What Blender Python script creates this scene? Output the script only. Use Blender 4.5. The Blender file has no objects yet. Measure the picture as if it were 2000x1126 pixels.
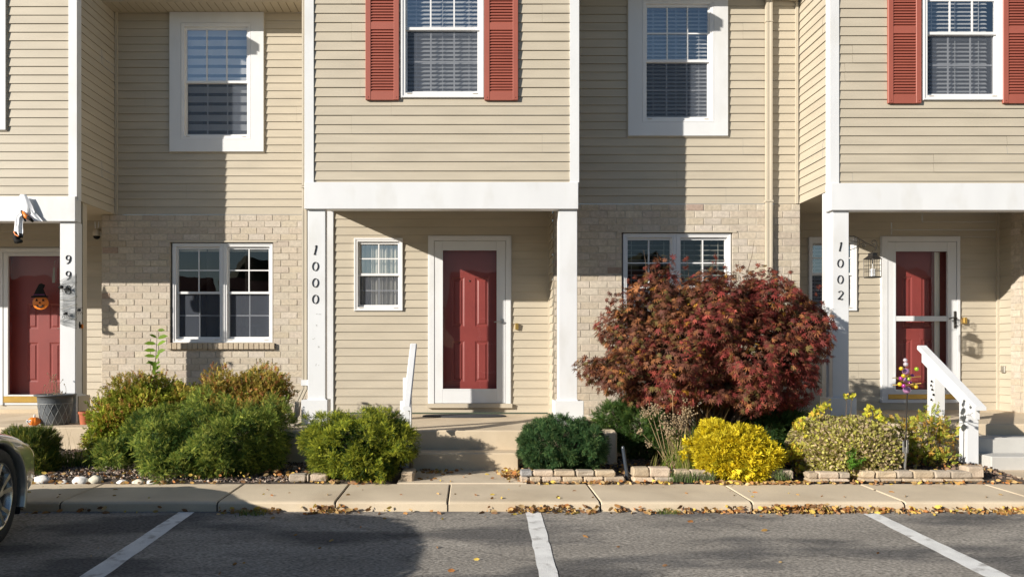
import bpy, math, random
import numpy as np
from mathutils import Vector, Matrix

# ------------------------------------------------------------------ camera, sky, sun
sc = bpy.context.scene
C = sc.collection
F, VX, VY, CAMZ = 1500.0, 920.0, 684.0, 1.28     # focal length and vanishing point in photo pixels
cam = bpy.data.cameras.new('camera'); camo = bpy.data.objects.new('camera', cam); C.objects.link(camo)
camo.location = (0, 0, CAMZ); camo.rotation_euler = (math.pi/2, 0, 0)
cam.sensor_width = 36; cam.lens = 27; cam.shift_x = 0.04; cam.shift_y = 0.0605; cam.clip_end = 600
sc.camera = camo
SUNV = Vector((1.427, .97, -.628)).normalized()
sun = bpy.data.lights.new('sun', 'SUN'); suno = bpy.data.objects.new('sun', sun); C.objects.link(suno)
sun.energy = 5.0; sun.angle = math.radians(.5); sun.color = (1, .93, .83)
suno.rotation_euler = SUNV.to_track_quat('-Z', 'Y').to_euler(); suno.location = (-20, -14, 12)
w = bpy.data.worlds.new('World'); sc.world = w; w.use_nodes = True
sky = w.node_tree.nodes.new('ShaderNodeTexSky'); sky.sky_type = 'NISHITA'; sky.sun_disc = False
sky.sun_elevation = math.asin(-SUNV.z); sky.sun_rotation = math.atan2(-SUNV.x, -SUNV.y) % (2*math.pi)
bg = w.node_tree.nodes['Background']; bg.inputs[1].default_value = .062; sky.dust_density = .2; sky.ozone_density = 2.0
w.node_tree.links.new(sky.outputs[0], bg.inputs[0])
sc.view_settings.view_transform = 'Standard'; sc.view_settings.look = 'None'
sc.view_settings.exposure = .58; sc.view_settings.gamma = 1
sc.render.engine = 'CYCLES'

random.seed(7); rng = np.random.default_rng(7)
def at(x, y, Y): return Vector(((x-VX)/F*Y, Y, CAMZ+(VY-y)/F*Y))
def fx(x, Y): return (x-VX)/F*Y
def fz(y, Y): return CAMZ+(VY-y)/F*Y
def lot(Y): return -.038*(6.07-Y)

# ------------------------------------------------------------------ helpers
class MB:
    def __init__(s): s.v = []; s.f = []; s.c = []; s.col = (1, 1, 1)
    def face(s, pts, col=None):
        n = len(s.v); s.v += [tuple(p) for p in pts]; s.f.append(tuple(range(n, n+len(pts)))); s.c.append(col or s.col)
    def mesh(s, vs, fs, col=None):
        n = len(s.v); s.v += [tuple(p) for p in vs]
        for f in fs: s.f.append(tuple(i+n for i in f)); s.c.append(col or s.col)
    def box(s, x0, x1, y0, y1, z0, z1, col=None):
        x0, x1 = min(x0, x1), max(x0, x1); y0, y1 = min(y0, y1), max(y0, y1); z0, z1 = min(z0, z1), max(z0, z1)
        v = [(x, y, z) for x in (x0, x1) for y in (y0, y1) for z in (z0, z1)]
        s.mesh(v, [(0, 1, 3, 2), (4, 6, 7, 5), (0, 4, 5, 1), (2, 3, 7, 6), (0, 2, 6, 4), (1, 5, 7, 3)], col)
    def bbox(s, x0, x1, y0, y1, z0, z1, b=.006, col=None):      # box with chamfered edges
        cx, cy, cz = (x0+x1)/2, (y0+y1)/2, (z0+z1)/2; h = (abs(x1-x0)/2, abs(y1-y0)/2, abs(z1-z0)/2)
        vs = []; idx = {}
        for sx in (-1, 1):
            for sy in (-1, 1):
                for sz in (-1, 1):
                    sg = (sx, sy, sz)
                    for a in range(3):
                        p = [sg[k]*(h[k] if k == a else h[k]-b) for k in range(3)]
                        idx[(sg, a)] = len(vs); vs.append((cx+p[0], cy+p[1], cz+p[2]))
        fs = []
        for a in range(3):
            o = [k for k in range(3) if k != a]
            for sa in (-1, 1):
                q = []
                for (p, r) in ((-1, -1), (1, -1), (1, 1), (-1, 1)):
                    g = [0]*3; g[a] = sa; g[o[0]] = p; g[o[1]] = r; q.append(idx[(tuple(g), a)])
                fs.append(tuple(q))
        for a in range(3):
            o = [k for k in range(3) if k != a]
            for p in (-1, 1):
                for r in (-1, 1):
                    g0 = [0]*3; g0[a] = -1; g0[o[0]] = p; g0[o[1]] = r; g1 = list(g0); g1[a] = 1
                    fs.append((idx[(tuple(g0), o[0])], idx[(tuple(g1), o[0])], idx[(tuple(g1), o[1])], idx[(tuple(g0), o[1])]))
        for sx in (-1, 1):
            for sy in (-1, 1):
                for sz in (-1, 1): fs.append(tuple(idx[((sx, sy, sz), a)] for a in range(3)))
        s.mesh(vs, fs, col)
    def tube(s, pts, r, n=8, col=None, cap=True):
        pts = [Vector(p) for p in pts]; rs = r if isinstance(r, (list, tuple)) else [r]*len(pts)
        vs = []
        for i, p in enumerate(pts):
            d = (pts[min(i+1, len(pts)-1)]-pts[max(i-1, 0)]).normalized()
            a = d.orthogonal().normalized() if i == 0 else (a-d*a.dot(d)).normalized()
            b = d.cross(a)
            for k in range(n):
                t = 2*math.pi*k/n; vs.append(p+(a*math.cos(t)+b*math.sin(t))*rs[i])
        fs = [(i*n+k, i*n+(k+1) % n, (i+1)*n+(k+1) % n, (i+1)*n+k) for i in range(len(pts)-1) for k in range(n)]
        if cap: fs += [tuple(range(n-1, -1, -1)), tuple(range((len(pts)-1)*n, len(pts)*n))]
        s.mesh(vs, fs, col)
    def lathe(s, prof, c, n=24, axis='z', col=None):            # prof: list of (radius, height)
        vs = []
        for r, h in prof:
            for k in range(n):
                t = 2*math.pi*k/n; a, b = r*math.cos(t), r*math.sin(t)
                vs.append((c[0]+a, c[1]+b, c[2]+h) if axis == 'z' else (c[0]+h, c[1]+a, c[2]+b))
        s.mesh(vs, [(i*n+k, i*n+(k+1) % n, (i+1)*n+(k+1) % n, (i+1)*n+k) for i in range(len(prof)-1) for k in range(n)], col)
    def ball(s, c, r, n=14, m=9, sc_=(1, 1, 1), col=None, jit=0):
        pr = [(max(1e-4, math.sin(math.pi*i/m)), -math.cos(math.pi*i/m)) for i in range(m+1)]
        n0 = len(s.v); s.lathe(pr, (0, 0, 0), n, col=col)
        for i in range(n0, len(s.v)):
            v = s.v[i]; j = 1+jit*math.sin(v[0]*5+c[0]*31)*math.cos(v[1]*4+c[1]*17+v[2]*3)
            s.v[i] = (c[0]+v[0]*r*sc_[0]*j, c[1]+v[1]*r*sc_[1]*j, c[2]+v[2]*r*sc_[2]*j)
    def prism(s, pts, y0, y1, col=None):                        # outline in x,z extruded in y
        n = len(pts); vs = [(p[0], y0, p[1]) for p in pts]+[(p[0], y1, p[1]) for p in pts]
        s.mesh(vs, [tuple(range(n)), tuple(range(2*n-1, n-1, -1))]+[(i, (i+1) % n, n+(i+1) % n, n+i) for i in range(n)], col)

def setp(o, label=None, cat=None, group=None, kind=None):
    if label: o['label'] = label
    if cat: o['category'] = cat
    if group: o['group'] = group
    if kind: o['kind'] = kind
    return o
def empty(name, loc, label, cat, group=None):
    o = bpy.data.objects.new(name, None); C.objects.link(o); o.location = loc; o.empty_display_size = .1
    return setp(o, label, cat, group)
def org(p):
    v = Vector((0, 0, 0))
    while p is not None: v += Vector(p.location); p = p.parent
    return v
def obj(name, mb, m, parent=None, loc=(0, 0, 0), smooth=False):
    me = bpy.data.meshes.new(name); o0 = org(parent)+Vector(loc)
    me.from_pydata([(x-o0.x, y-o0.y, z-o0.z) for x, y, z in mb.v], [], mb.f)
    ca = me.color_attributes.new('Col', 'FLOAT_COLOR', 'CORNER')
    buf = []
    for f, c in zip(mb.f, mb.c): buf += [c[0], c[1], c[2], 1]*len(f)
    ca.data.foreach_set('color', buf)
    me.materials.append(m)
    if smooth: me.polygons.foreach_set('use_smooth', [True]*len(me.polygons))
    me.update()
    o = bpy.data.objects.new(name, me); C.objects.link(o); o.location = loc
    if parent is not None: o.parent = parent
    return o
def dup(o, parent=None):
    c = o.copy(); C.objects.link(c); c.parent = parent
    for ch in list(o.children): dup(ch, c)
    return c

def cloud(name, tv, tf, pos, dirs, scl, cols, m, parent=None, loc=(0, 0, 0), roll=None, smooth=False):
    """many small leaves as ONE mesh: template tv (k,3) with quads tf; x axis of the template goes along dirs"""
    tv = np.asarray(tv, float); tf = np.asarray(tf, int); N = len(pos); k = len(tv)
    d = dirs/np.linalg.norm(dirs, axis=1, keepdims=True)
    r = rng.normal(size=(N, 3)) if roll is None else roll+rng.normal(size=(N, 3))*.35
    b = np.cross(d, r); b /= np.linalg.norm(b, axis=1, keepdims=True)+1e-9; c = np.cross(d, b)*-1
    V = pos[:, None, :]+scl[:, None, None]*(tv[None, :, 0:1]*d[:, None, :]+tv[None, :, 1:2]*b[:, None, :]+tv[None, :, 2:3]*c[:, None, :])
    o0 = np.array(org(parent)+Vector(loc)); V = V.reshape(-1, 3)-o0
    Fc = (tf[None]+(np.arange(N)*k)[:, None, None]).reshape(-1, tf.shape[1])
    me = bpy.data.meshes.new(name); q = tf.shape[1]
    me.vertices.add(len(V)); me.vertices.foreach_set('co', V.ravel())
    me.loops.add(Fc.size); me.loops.foreach_set('vertex_index', Fc.ravel())
    me.polygons.add(len(Fc)); me.polygons.foreach_set('loop_start', np.arange(0, Fc.size, q)); me.polygons.foreach_set('loop_total', np.full(len(Fc), q))
    me.update(calc_edges=True); me.validate()
    ca = me.color_attributes.new('Col', 'FLOAT_COLOR', 'POINT')
    cc = np.ones((N, k, 4)); cc[:, :, :3] = cols[:, None, :]; ca.data.foreach_set('color', cc.ravel())
    if smooth: me.polygons.foreach_set('use_smooth', [True]*len(me.polygons))
    me.materials.append(m); o = bpy.data.objects.new(name, me); C.objects.link(o); o.location = loc
    if parent is not None: o.parent = parent
    return o

# ------------------------------------------------------------------ materials
def mat(name, base, rough=.6, amp=.12, scale=6, stretch=(1, 1, 1), bump=0, bscale=60, metal=0, attr=False, spec=.5, detail=4, c2=None, c2lo=.45, c2hi=.7, c2s=2, coat=0, fine=0, fs=300):
    m = bpy.data.materials.new(name); m.use_nodes = True; nt = m.node_tree; N = nt.nodes; L = nt.links
    p = N['Principled BSDF']; p.inputs['Roughness'].default_value = rough; p.inputs['Metallic'].default_value = metal
    p.inputs['Specular IOR Level'].default_value = spec; p.inputs['Coat Weight'].default_value = coat
    tc = N.new('ShaderNodeTexCoord'); mp = N.new('ShaderNodeMapping'); mp.inputs['Scale'].default_value = stretch
    L.new(tc.outputs['Object'], mp.inputs[0])
    def noise(s, dt=detail):
        n = N.new('ShaderNodeTexNoise'); n.inputs['Scale'].default_value = s; n.inputs['Detail'].default_value = dt
        L.new(mp.outputs[0], n.inputs['Vector']); return n.outputs['Fac']
    def mr(src, lo, hi, a=.25, b=.75):
        r = N.new('ShaderNodeMapRange'); r.inputs[1].default_value = a; r.inputs[2].default_value = b
        r.inputs[3].default_value = lo; r.inputs[4].default_value = hi; L.new(src, r.inputs[0]); return r.outputs[0]
    def mixc(fac, a, b, mode='MIX'):
        x = N.new('ShaderNodeMix'); x.data_type = 'RGBA'; x.blend_type = mode
        for s_, v in ((x.inputs[0], fac), (x.inputs[6], a), (x.inputs[7], b)):
            if isinstance(v, (int, float)): s_.default_value = v
            elif isinstance(v, tuple): s_.default_value = (*v[:3], 1)
            else: L.new(v, s_)
        return x.outputs[2]
    col = base
    if attr:
        a = N.new('ShaderNodeAttribute'); a.attribute_name = 'Col'; col = mixc(1.0, base, a.outputs['Color'], 'MULTIPLY')
    if c2: col = mixc(mr(noise(c2s, 6), 0, 1, c2lo, c2hi), col, c2)
    if amp: col = mixc(1.0, col, mr(noise(scale), 1-amp, 1+amp), 'MULTIPLY')
    if fine: col = mixc(1.0, col, mr(noise(fs, 2), 1-fine, 1+fine), 'MULTIPLY')
    if isinstance(col, tuple): p.inputs['Base Color'].default_value = (*col, 1)
    else: L.new(col, p.inputs['Base Color'])
    if bump:
        b = N.new('ShaderNodeBump'); b.inputs['Strength'].default_value = bump; b.inputs['Distance'].default_value = .01
        L.new(noise(bscale, 3), b.inputs['Height']); L.new(b.outputs[0], p.inputs['Normal'])
    m['x'] = 1
    return m
def leafmat(name, trans=.35, rough=.5):
    m = bpy.data.materials.new(name); m.use_nodes = True; nt = m.node_tree; N = nt.nodes; L = nt.links
    p = N['Principled BSDF']; p.inputs['Roughness'].default_value = rough; p.inputs['Specular IOR Level'].default_value = .12
    a = N.new('ShaderNodeAttribute'); a.attribute_name = 'Col'
    t = N.new('ShaderNodeBsdfTranslucent'); x = N.new('ShaderNodeMixShader'); x.inputs[0].default_value = trans
    L.new(a.outputs['Color'], p.inputs['Base Color']); L.new(a.outputs['Color'], t.inputs['Color'])
    L.new(p.outputs[0], x.inputs[1]); L.new(t.outputs[0], x.inputs[2]); L.new(x.outputs[0], N['Material Output'].inputs[0])
    return m
def glassmat(name, lo=.07, tint=(1, 1, 1), rough=.0, ior=1.6):
    m = bpy.data.materials.new(name); m.use_nodes = True; nt = m.node_tree; N = nt.nodes; L = nt.links
    g = N.new('ShaderNodeBsdfGlossy'); g.inputs['Roughness'].default_value = rough
    t = N.new('ShaderNodeBsdfTransparent'); t.inputs[0].default_value = (*tint, 1)
    fr = N.new('ShaderNodeLayerWeight'); fr.inputs[0].default_value = .5; pw_ = N.new('ShaderNodeMath'); pw_.operation = 'POWER'; pw_.inputs[1].default_value = 5; ad = N.new('ShaderNodeMath'); ad.operation = 'MULTIPLY_ADD'; ad.use_clamp = True; ad.inputs[1].default_value = 1-lo; ad.inputs[2].default_value = lo
    n = N.new('ShaderNodeTexNoise'); n.inputs['Scale'].default_value = 1.7; tc = N.new('ShaderNodeTexCoord'); L.new(tc.outputs['Object'], n.inputs['Vector'])
    b = N.new('ShaderNodeBump'); b.inputs['Strength'].default_value = .12; b.inputs['Distance'].default_value = .02; L.new(n.outputs[0], b.inputs['Height']); L.new(b.outputs[0], g.inputs['Normal'])
    x = N.new('ShaderNodeMixShader'); L.new(fr.outputs['Facing'], pw_.inputs[0]); L.new(pw_.outputs[0], ad.inputs[0]); L.new(ad.outputs[0], x.inputs[0]); L.new(t.outputs[0], x.inputs[1]); L.new(g.outputs[0], x.inputs[2])
    L.new(x.outputs[0], N['Material Output'].inputs[0]); return m
M = {}
M['siding'] = mat('vinyl_siding', (.458, .406, .318), .5, .08, 1.6, (1, 1, 6), .12, 40, attr=True, spec=.35)
M['tantrim'] = mat('tan_trim', (.475, .42, .33), .5, .05, 3, spec=.3)
M['soffit'] = mat('soffit_panel', (.45, .39, .29), .6, .06, 3, attr=True)
M['white'] = mat('white_trim', (.655, .665, .675), .45, .05, 3, (1, 1, .5), .05, 30, c2=(.56, .555, .53), c2lo=.55, c2hi=.8, c2s=2.5)
M['vinyl'] = mat('white_vinyl', (.72, .72, .72), .35, .03, 4)
M['red'] = mat('red_door_paint', (.225, .042, .036), .42, .07, 4, bump=.05, bscale=80)
M['shutter'] = mat('faded_red_shutter', (.31, .085, .058), .55, .07, 3, attr=True)
M['brick'] = mat('cream_brick', (1, 1, 1), .85, .16, 30, (1, 1, 1), .5, 120, attr=True, fine=.10, fs=160)
M['mortar'] = mat('mortar', (.45, .405, .335), .95, .12, 20, bump=.3, bscale=200)
M['concrete'] = mat('weathered_concrete', (.60, .50, .36), .9, .10, 2.2, bump=.25, bscale=220, attr=True, detail=8, fine=.10, fs=260, c2=(.42, .33, .22), c2lo=.48, c2hi=.8, c2s=1.3)
M['greyconcrete'] = mat('grey_concrete', (.48, .47, .44), .9, .10, 3, bump=.2, bscale=220, fine=.08)
M['glass'] = glassmat('window_glass', .42); M['glasslow'] = glassmat('ground_floor_glass', .09)
M['stormglass'] = glassmat('storm_glass', .03)
M['screen'] = glassmat('screened_glass', .07, (.85, .86, .88), .03)
M['blind'] = mat('white_blind', (.64, .65, .65), .6, .05, 3)
M['curtain'] = mat('pale_curtain', (.66, .64, .56), .8, .08, 3, (4, 1, 1))
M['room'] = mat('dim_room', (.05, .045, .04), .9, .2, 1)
M['dkblind'] = mat('dusty_blind', (.25, .25, .22), .6, .05, 3)
M['black'] = mat('black_paint', (.008, .008, .008), .7, .1, 8, spec=.2)
M['bronze'] = mat('dark_metal', (.05, .045, .04), .45, .15, 20, metal=.6)
M['chrome'] = mat('brushed_metal', (.55, .55, .53), .3, .1, 20, metal=1)
M['brass'] = mat('brass', (.55, .36, .10), .35, .12, 10, metal=.8)
M['shingle'] = mat('shingles', (.12, .10, .085), .9, .25, 12, bump=.5, bscale=60)
M['bark'] = mat('bark', (.12, .085, .06), .9, .3, 20, (1, 1, .3), .5, 80)
M['leaf'] = leafmat('leaves'); M['leafdry'] = leafmat('dry_leaves', .2, .7)
M['stone'] = mat('edging_stone', (1, 1, 1), .9, .2, 14, bump=.6, bscale=70, attr=True, detail=8, fine=.12, fs=180)
M['pebble'] = mat('river_pebble', (1, 1, 1), .75, .12, 12, bump=.2, bscale=60, attr=True)

def addscreen(m, f=.45, c=(.12, .135, .165)):
    N = m.node_tree.nodes; L = m.node_tree.links; o = N['Material Output']; s = o.inputs[0].links[0].from_socket
    x = N.new('ShaderNodeMixShader'); x.inputs[0].default_value = f; d = N.new('ShaderNodeBsdfDiffuse'); d.inputs[0].default_value = (*c, 1)
    L.new(s, x.inputs[1]); L.new(d.outputs[0], x.inputs[2]); L.new(x.outputs[0], o.inputs[0])
addscreen(M['screen'])
def holes_sub(r, hs):
    out = [r]
    for h in hs:
        nx = []
        for a in out:
            x0, x1, z0, z1 = a
            if h[0] >= x1 or h[1] <= x0 or h[2] >= z1 or h[3] <= z0: nx.append(a); continue
            if h[2] > z0: nx.append((x0, x1, z0, h[2]))
            if h[3] < z1: nx.append((x0, x1, h[3], z1))
            zl, zh = max(z0, h[2]), min(z1, h[3])
            if h[0] > x0: nx.append((x0, h[0], zl, zh))
            if h[1] < x1: nx.append((h[1], x1, zl, zh))
        out = nx
    return [a for a in out if a[1]-a[0] > 1e-4 and a[3]-a[2] > 1e-4]
def front(Y): return lambda u, o, z: (u, Y-o, z)
def sideR(X): return lambda u, o, z: (X+o, u, z)      # faces +X, u is y
def sideL(X): return lambda u, o, z: (X-o, u, z)
def siding(mb, fr, u0, u1, z0, z1, pitch, zref, holes=(), d=.014, seed=1):
    R = random.Random(seed); seams = [R.uniform(u0, u0+3.66) for _ in range(7)]; k0 = math.floor((z0-zref)/pitch); k1 = math.ceil((z1-zref)/pitch)
    for k in range(k0, k1):
        a, b = zref+k*pitch, zref+(k+1)*pitch
        dd = d+R.uniform(-.0012, .0012); g = 1+R.uniform(-.02, .02); c = (g, g, g)
        sm = seams[(k//2*5) % 7]
        prof = lambda z: .002+(dd-.002)*(1-(z-a)/pitch)
        for (x0, x1, p, q) in holes_sub((u0, u1, max(a, z0), min(b, z1)), holes):
            cuts = [x0]+sorted(t for t in (sm+3.66*j for j in range(-2, 4)) if x0+.05 < t < x1-.05)+[x1]
            for ci in range(len(cuts)-1):
                m0, m1 = cuts[ci], cuts[ci+1]; e_ = .0016*(ci % 2)
                mb.face([fr(m0, prof(p)+e_, p), fr(m1, prof(p)+e_, p), fr(m1, prof(q)+e_, q), fr(m0, prof(q)+e_, q)], c)
                if ci: mb.face([fr(m0, prof(p)+.0018, p), fr(m0+.0015, prof(p)+.0018, p), fr(m0+.0015, prof(q)+.0018, q), fr(m0, prof(q)+.0018, q)], (.62, .6, .57))
            if p <= a+1e-5:
                mb.face([fr(x0, 0, p), fr(x1, 0, p), fr(x1, dd, p), fr(x0, dd, p)], (.6, .58, .55))
BR = [(.49, .43, .345), (.52, .46, .37), (.47, .40, .31), (.51, .455, .38), (.455, .385, .305), (.53, .475, .40), (.48, .41, .33), (.43, .36, .285)]
BR = [tuple(.5*v+.5*m_ for v, m_ in zip(c, (.475, .412, .328))) for c in BR]
def bricks(mb, mo, fr, u0, u1, z0, z1, ph, pl, zref, uref, holes=(), seed=1):
    R = random.Random(seed); g = .008
    for k in range(math.floor((z0-zref)/ph), math.ceil((z1-zref)/ph)):
        a = zref+k*ph; off = (k % 2)*pl/2
        for j in range(math.floor((u0-uref)/pl)-1, math.ceil((u1-uref)/pl)+1):
            x = uref+j*pl+off+R.uniform(-.002, .002); o = .0032+R.uniform(-.0018, .0022); c = R.choice(BR)
            if R.random() < .025: c = (.36, .27, .21)
            s = R.uniform(.94, 1.06); c = (c[0]*s, c[1]*s, c[2]*s*R.uniform(.96, 1.04)); tl = R.uniform(-.0015, .0015)
            rr = (max(x+g/2, u0), min(x+pl-g/2, u1), max(a+g/2, z0), min(a+ph-g/2, z1))
            if rr[1]-rr[0] < .012 or rr[3]-rr[2] < .01: continue
            for (x0, x1, p, q) in holes_sub(rr, holes):
                if x1-x0 < .01 or q-p < .008: continue
                b = .003
                F_ = [fr(x0+b, o+tl, p+b), fr(x1-b, o+tl, p+b), fr(x1-b, o, q-b), fr(x0+b, o, q-b)]
                B_ = [fr(x0, -.004, p), fr(x1, -.004, p), fr(x1, -.004, q), fr(x0, -.004, q)]
                mb.face(F_, c)
                for i in range(4): mb.face([B_[i], B_[(i+1) % 4], F_[(i+1) % 4], F_[i]], c)
    for (x0, x1, p, q) in holes_sub((u0, u1, z0, z1), holes):
        mo.face([fr(x0, -.002, p), fr(x1, -.002, p), fr(x1, -.002, q), fr(x0, -.002, q)])
def ring(mb, x0, x1, z0, z1, wl, y0, y1, wb=None, wt=None):
    wb = wl if wb is None else wb; wt = wl if wt is None else wt
    mb.box(x0, x0+wl, y0, y1, z0, z1); mb.box(x1-wl, x1, y0, y1, z0, z1)
    mb.box(x0+wl, x1-wl, y0+.0008, y1, z0, z0+wb); mb.box(x0+wl, x1-wl, y0+.0008, y1, z1-wt, z1)
# ------------------------------------------------------------------ ground
def asphalt():
    m = mat('worn_asphalt', (.265, .243, .212), .92, .22, 1.6, bump=.6, bscale=110, detail=10, fine=.75, fs=80, c2=(.105, .10, .095), c2lo=.49, c2hi=.60, c2s=1.15)
    N = m.node_tree.nodes; L = m.node_tree.links; p = N['Principled BSDF']
    tc = N.new('ShaderNodeTexCoord'); no = N.new('ShaderNodeTexNoise'); no.inputs['Scale'].default_value = 2.5; no.inputs['Detail'].default_value = 6
    ad = N.new('ShaderNodeVectorMath'); ad.operation = 'MULTIPLY_ADD'; ad.inputs[1].default_value = (.5, .5, 0); L.new(tc.outputs['Object'], no.inputs['Vector']); L.new(no.outputs['Color'], ad.inputs[0]); L.new(tc.outputs['Object'], ad.inputs[2])
    vo = N.new('ShaderNodeTexVoronoi'); vo.feature = 'DISTANCE_TO_EDGE'; vo.inputs['Scale'].default_value = .55; L.new(ad.outputs[0], vo.inputs['Vector'])
    r = N.new('ShaderNodeMapRange'); r.inputs[1].default_value = .002; r.inputs[2].default_value = .007; r.inputs[3].default_value = .74; r.inputs[4].default_value = 1; L.new(vo.outputs[0], r.inputs[0])
    x = N.new('ShaderNodeMix'); x.data_type = 'RGBA'; x.blend_type = 'MULTIPLY'; x.inputs[0].default_value = 1; s = p.inputs['Base Color'].links[0].from_socket; L.new(s, x.inputs[6]); L.new(r.outputs[0], x.inputs[7]); L.new(x.outputs[2], p.inputs['Base Color'])
    for n in N:
        if n.type == 'MAPPING': n.inputs['Scale'].default_value = (.55, 1.5, 1)
    return m
M['asphalt'] = asphalt()
M['paint'] = mat('road_paint', (.72, .72, .70), .8, .14, 9, bump=.4, bscale=170, detail=8, fine=.12, fs=190, c2=(.30, .28, .26), c2lo=.54, c2hi=.74, c2s=11)
M['soil'] = mat('dark_mulch', (.075, .055, .04), .95, .4, 30, bump=.8, bscale=60, fine=.4, fs=120)
M['grassland'] = mat('far_grass', (.08, .10, .04), .95, .3, 3)
def grid(mb, x0, x1, y0, y1, nx, ny, zf):
    vs = [(x0+(x1-x0)*i/nx, y0+(y1-y0)*j/ny, 0) for j in range(ny+1) for i in range(nx+1)]
    vs = [(x, y, zf(x, y)) for x, y, _ in vs]
    mb.mesh(vs, [(j*(nx+1)+i, j*(nx+1)+i+1, (j+1)*(nx+1)+i+1, (j+1)*(nx+1)+i) for j in range(ny) for i in range(nx)])
g = MB(); grid(g, -250, 250, -250, 250, 4, 4, lambda x, y: -2.9); setp(obj('ground', g, M['grassland']), kind='structure')
g = MB(); grid(g, -60, 60, -55, 6.14, 60, 60, lambda x, y: lot(y)); setp(obj('parking_lot', g, M['asphalt']), kind='structure')
def lotpt(x, y, up=.004):
    # pixel on the tilted lot
    k = (y-VY)/F; Y = (CAMZ+.038*6.07)/(k+.038); return Vector((fx(x, Y), Y, lot(Y)+up))
def stripe(xa0, xa1, ya, xb0, xb1, yb):
    a0, a1, b0, b1 = lotpt(xa0, ya), lotpt(xa1, ya), lotpt(xb0, yb), lotpt(xb1, yb)
    e = 3.0; g = MB(); R = random.Random(int(xa0))
    c0, c1 = b0+(b0-a0)*e, b1+(b1-a1)*e
    n = 60; L_ = []; R_ = []
    for i in range(n+1):
        t = i/n; p = a0.lerp(c0, t); q = a1.lerp(c1, t); 
        L_.append((p.x+R.uniform(-.004, .004), p.y, lot(p.y)+.004)); R_.append((q.x+R.uniform(-.004, .004), q.y, lot(q.y)+.004))
    for i in range(n): g.face([L_[i], R_[i], R_[i+1], L_[i+1]])
    setp(obj('parking_line', g, M['paint']), kind='structure')
stripe(349, 380, 1000, 155, 205, 1126)
stripe(1026, 1056, 998, 1053, 1091, 1126)
stripe(1686, 1716, 1003, 1922, 1974, 1126)

# sidewalk slabs with real joints and a rounded curb edge
SWB = 6.82
def walk(x0, x1, k):
    g = MB(); j = .006; R = random.Random(k); s = 1+R.uniform(-.05, .05); g.col = (s, s, s)
    prof = [(6.105, -.06), (6.11, .060), (6.122, .073), (6.15, .080), (SWB, .096), (SWB, -.06)]
    xa, xb = x0+j, x1-j; n = 12
    xs = [xa, xa+.008]+[xa+(xb-xa)*i/n for i in range(1, n)]+[xb-.008, xb]
    for i in range(len(xs)-1):
        for a, b in zip(prof[:-1], prof[1:]):
            da = .008 if i == 0 else 0; db = .008 if i == len(xs)-2 else 0
            za, zb = a[1], b[1]
            g.face([(xs[i], a[0], za-da), (xs[i+1], a[0], za-db), (xs[i+1], b[0], zb-db), (xs[i], b[0], zb-da)])
    return g
JX = [-12, -9.3, -6.9, -5.6, -4.5, -3.27, -2.02, -1.08, -.185, 1.03, 2.236, 3.45, 4.55, 5.75, 7.0, 9.5, 12]
g = MB()
for k in range(len(JX)-1):
    w_ = walk(JX[k], JX[k+1], k); g.v, off = g.v+w_.v, len(g.v); g.f += [tuple(i+off for i in f) for f in w_.f]; g.c += w_.c
setp(obj('sidewalk', g, M['concrete']), kind='structure')
g = MB(); g.box(-12, 12, 6.12, SWB-.01, -.3, .052); setp(obj('sidewalk_base', g, M['soil']), kind='structure')
def bedz(x, y):
    if (-.72 < x < .50 or x > 5.0) and y < 8: return .02
    return .10+.03*math.sin(x*2.3)*math.cos(y*3)+.05*min(1, max(0, (y-6.95)))
g = MB(); grid(g, -14, 14, SWB, 12, 140, 40, lambda x, y: bedz(x, y)*min(1, (y-SWB)/.15+.75)); setp(obj('planting_bed', g, M['soil']), kind='structure')
g = MB(); g.bbox(-.66, .50, SWB+.006, 7.70, -.1, .105, .008, (.96, .97, 1)); setp(obj('front_walk', g, M['concrete']), kind='structure')
g = MB(); g.bbox(5.05, 6.6, SWB+.006, 7.70, -.1, .115, .008, (1.03, 1, 1)); setp(obj('front_walk', g, M['concrete']), kind='structure')

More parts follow.
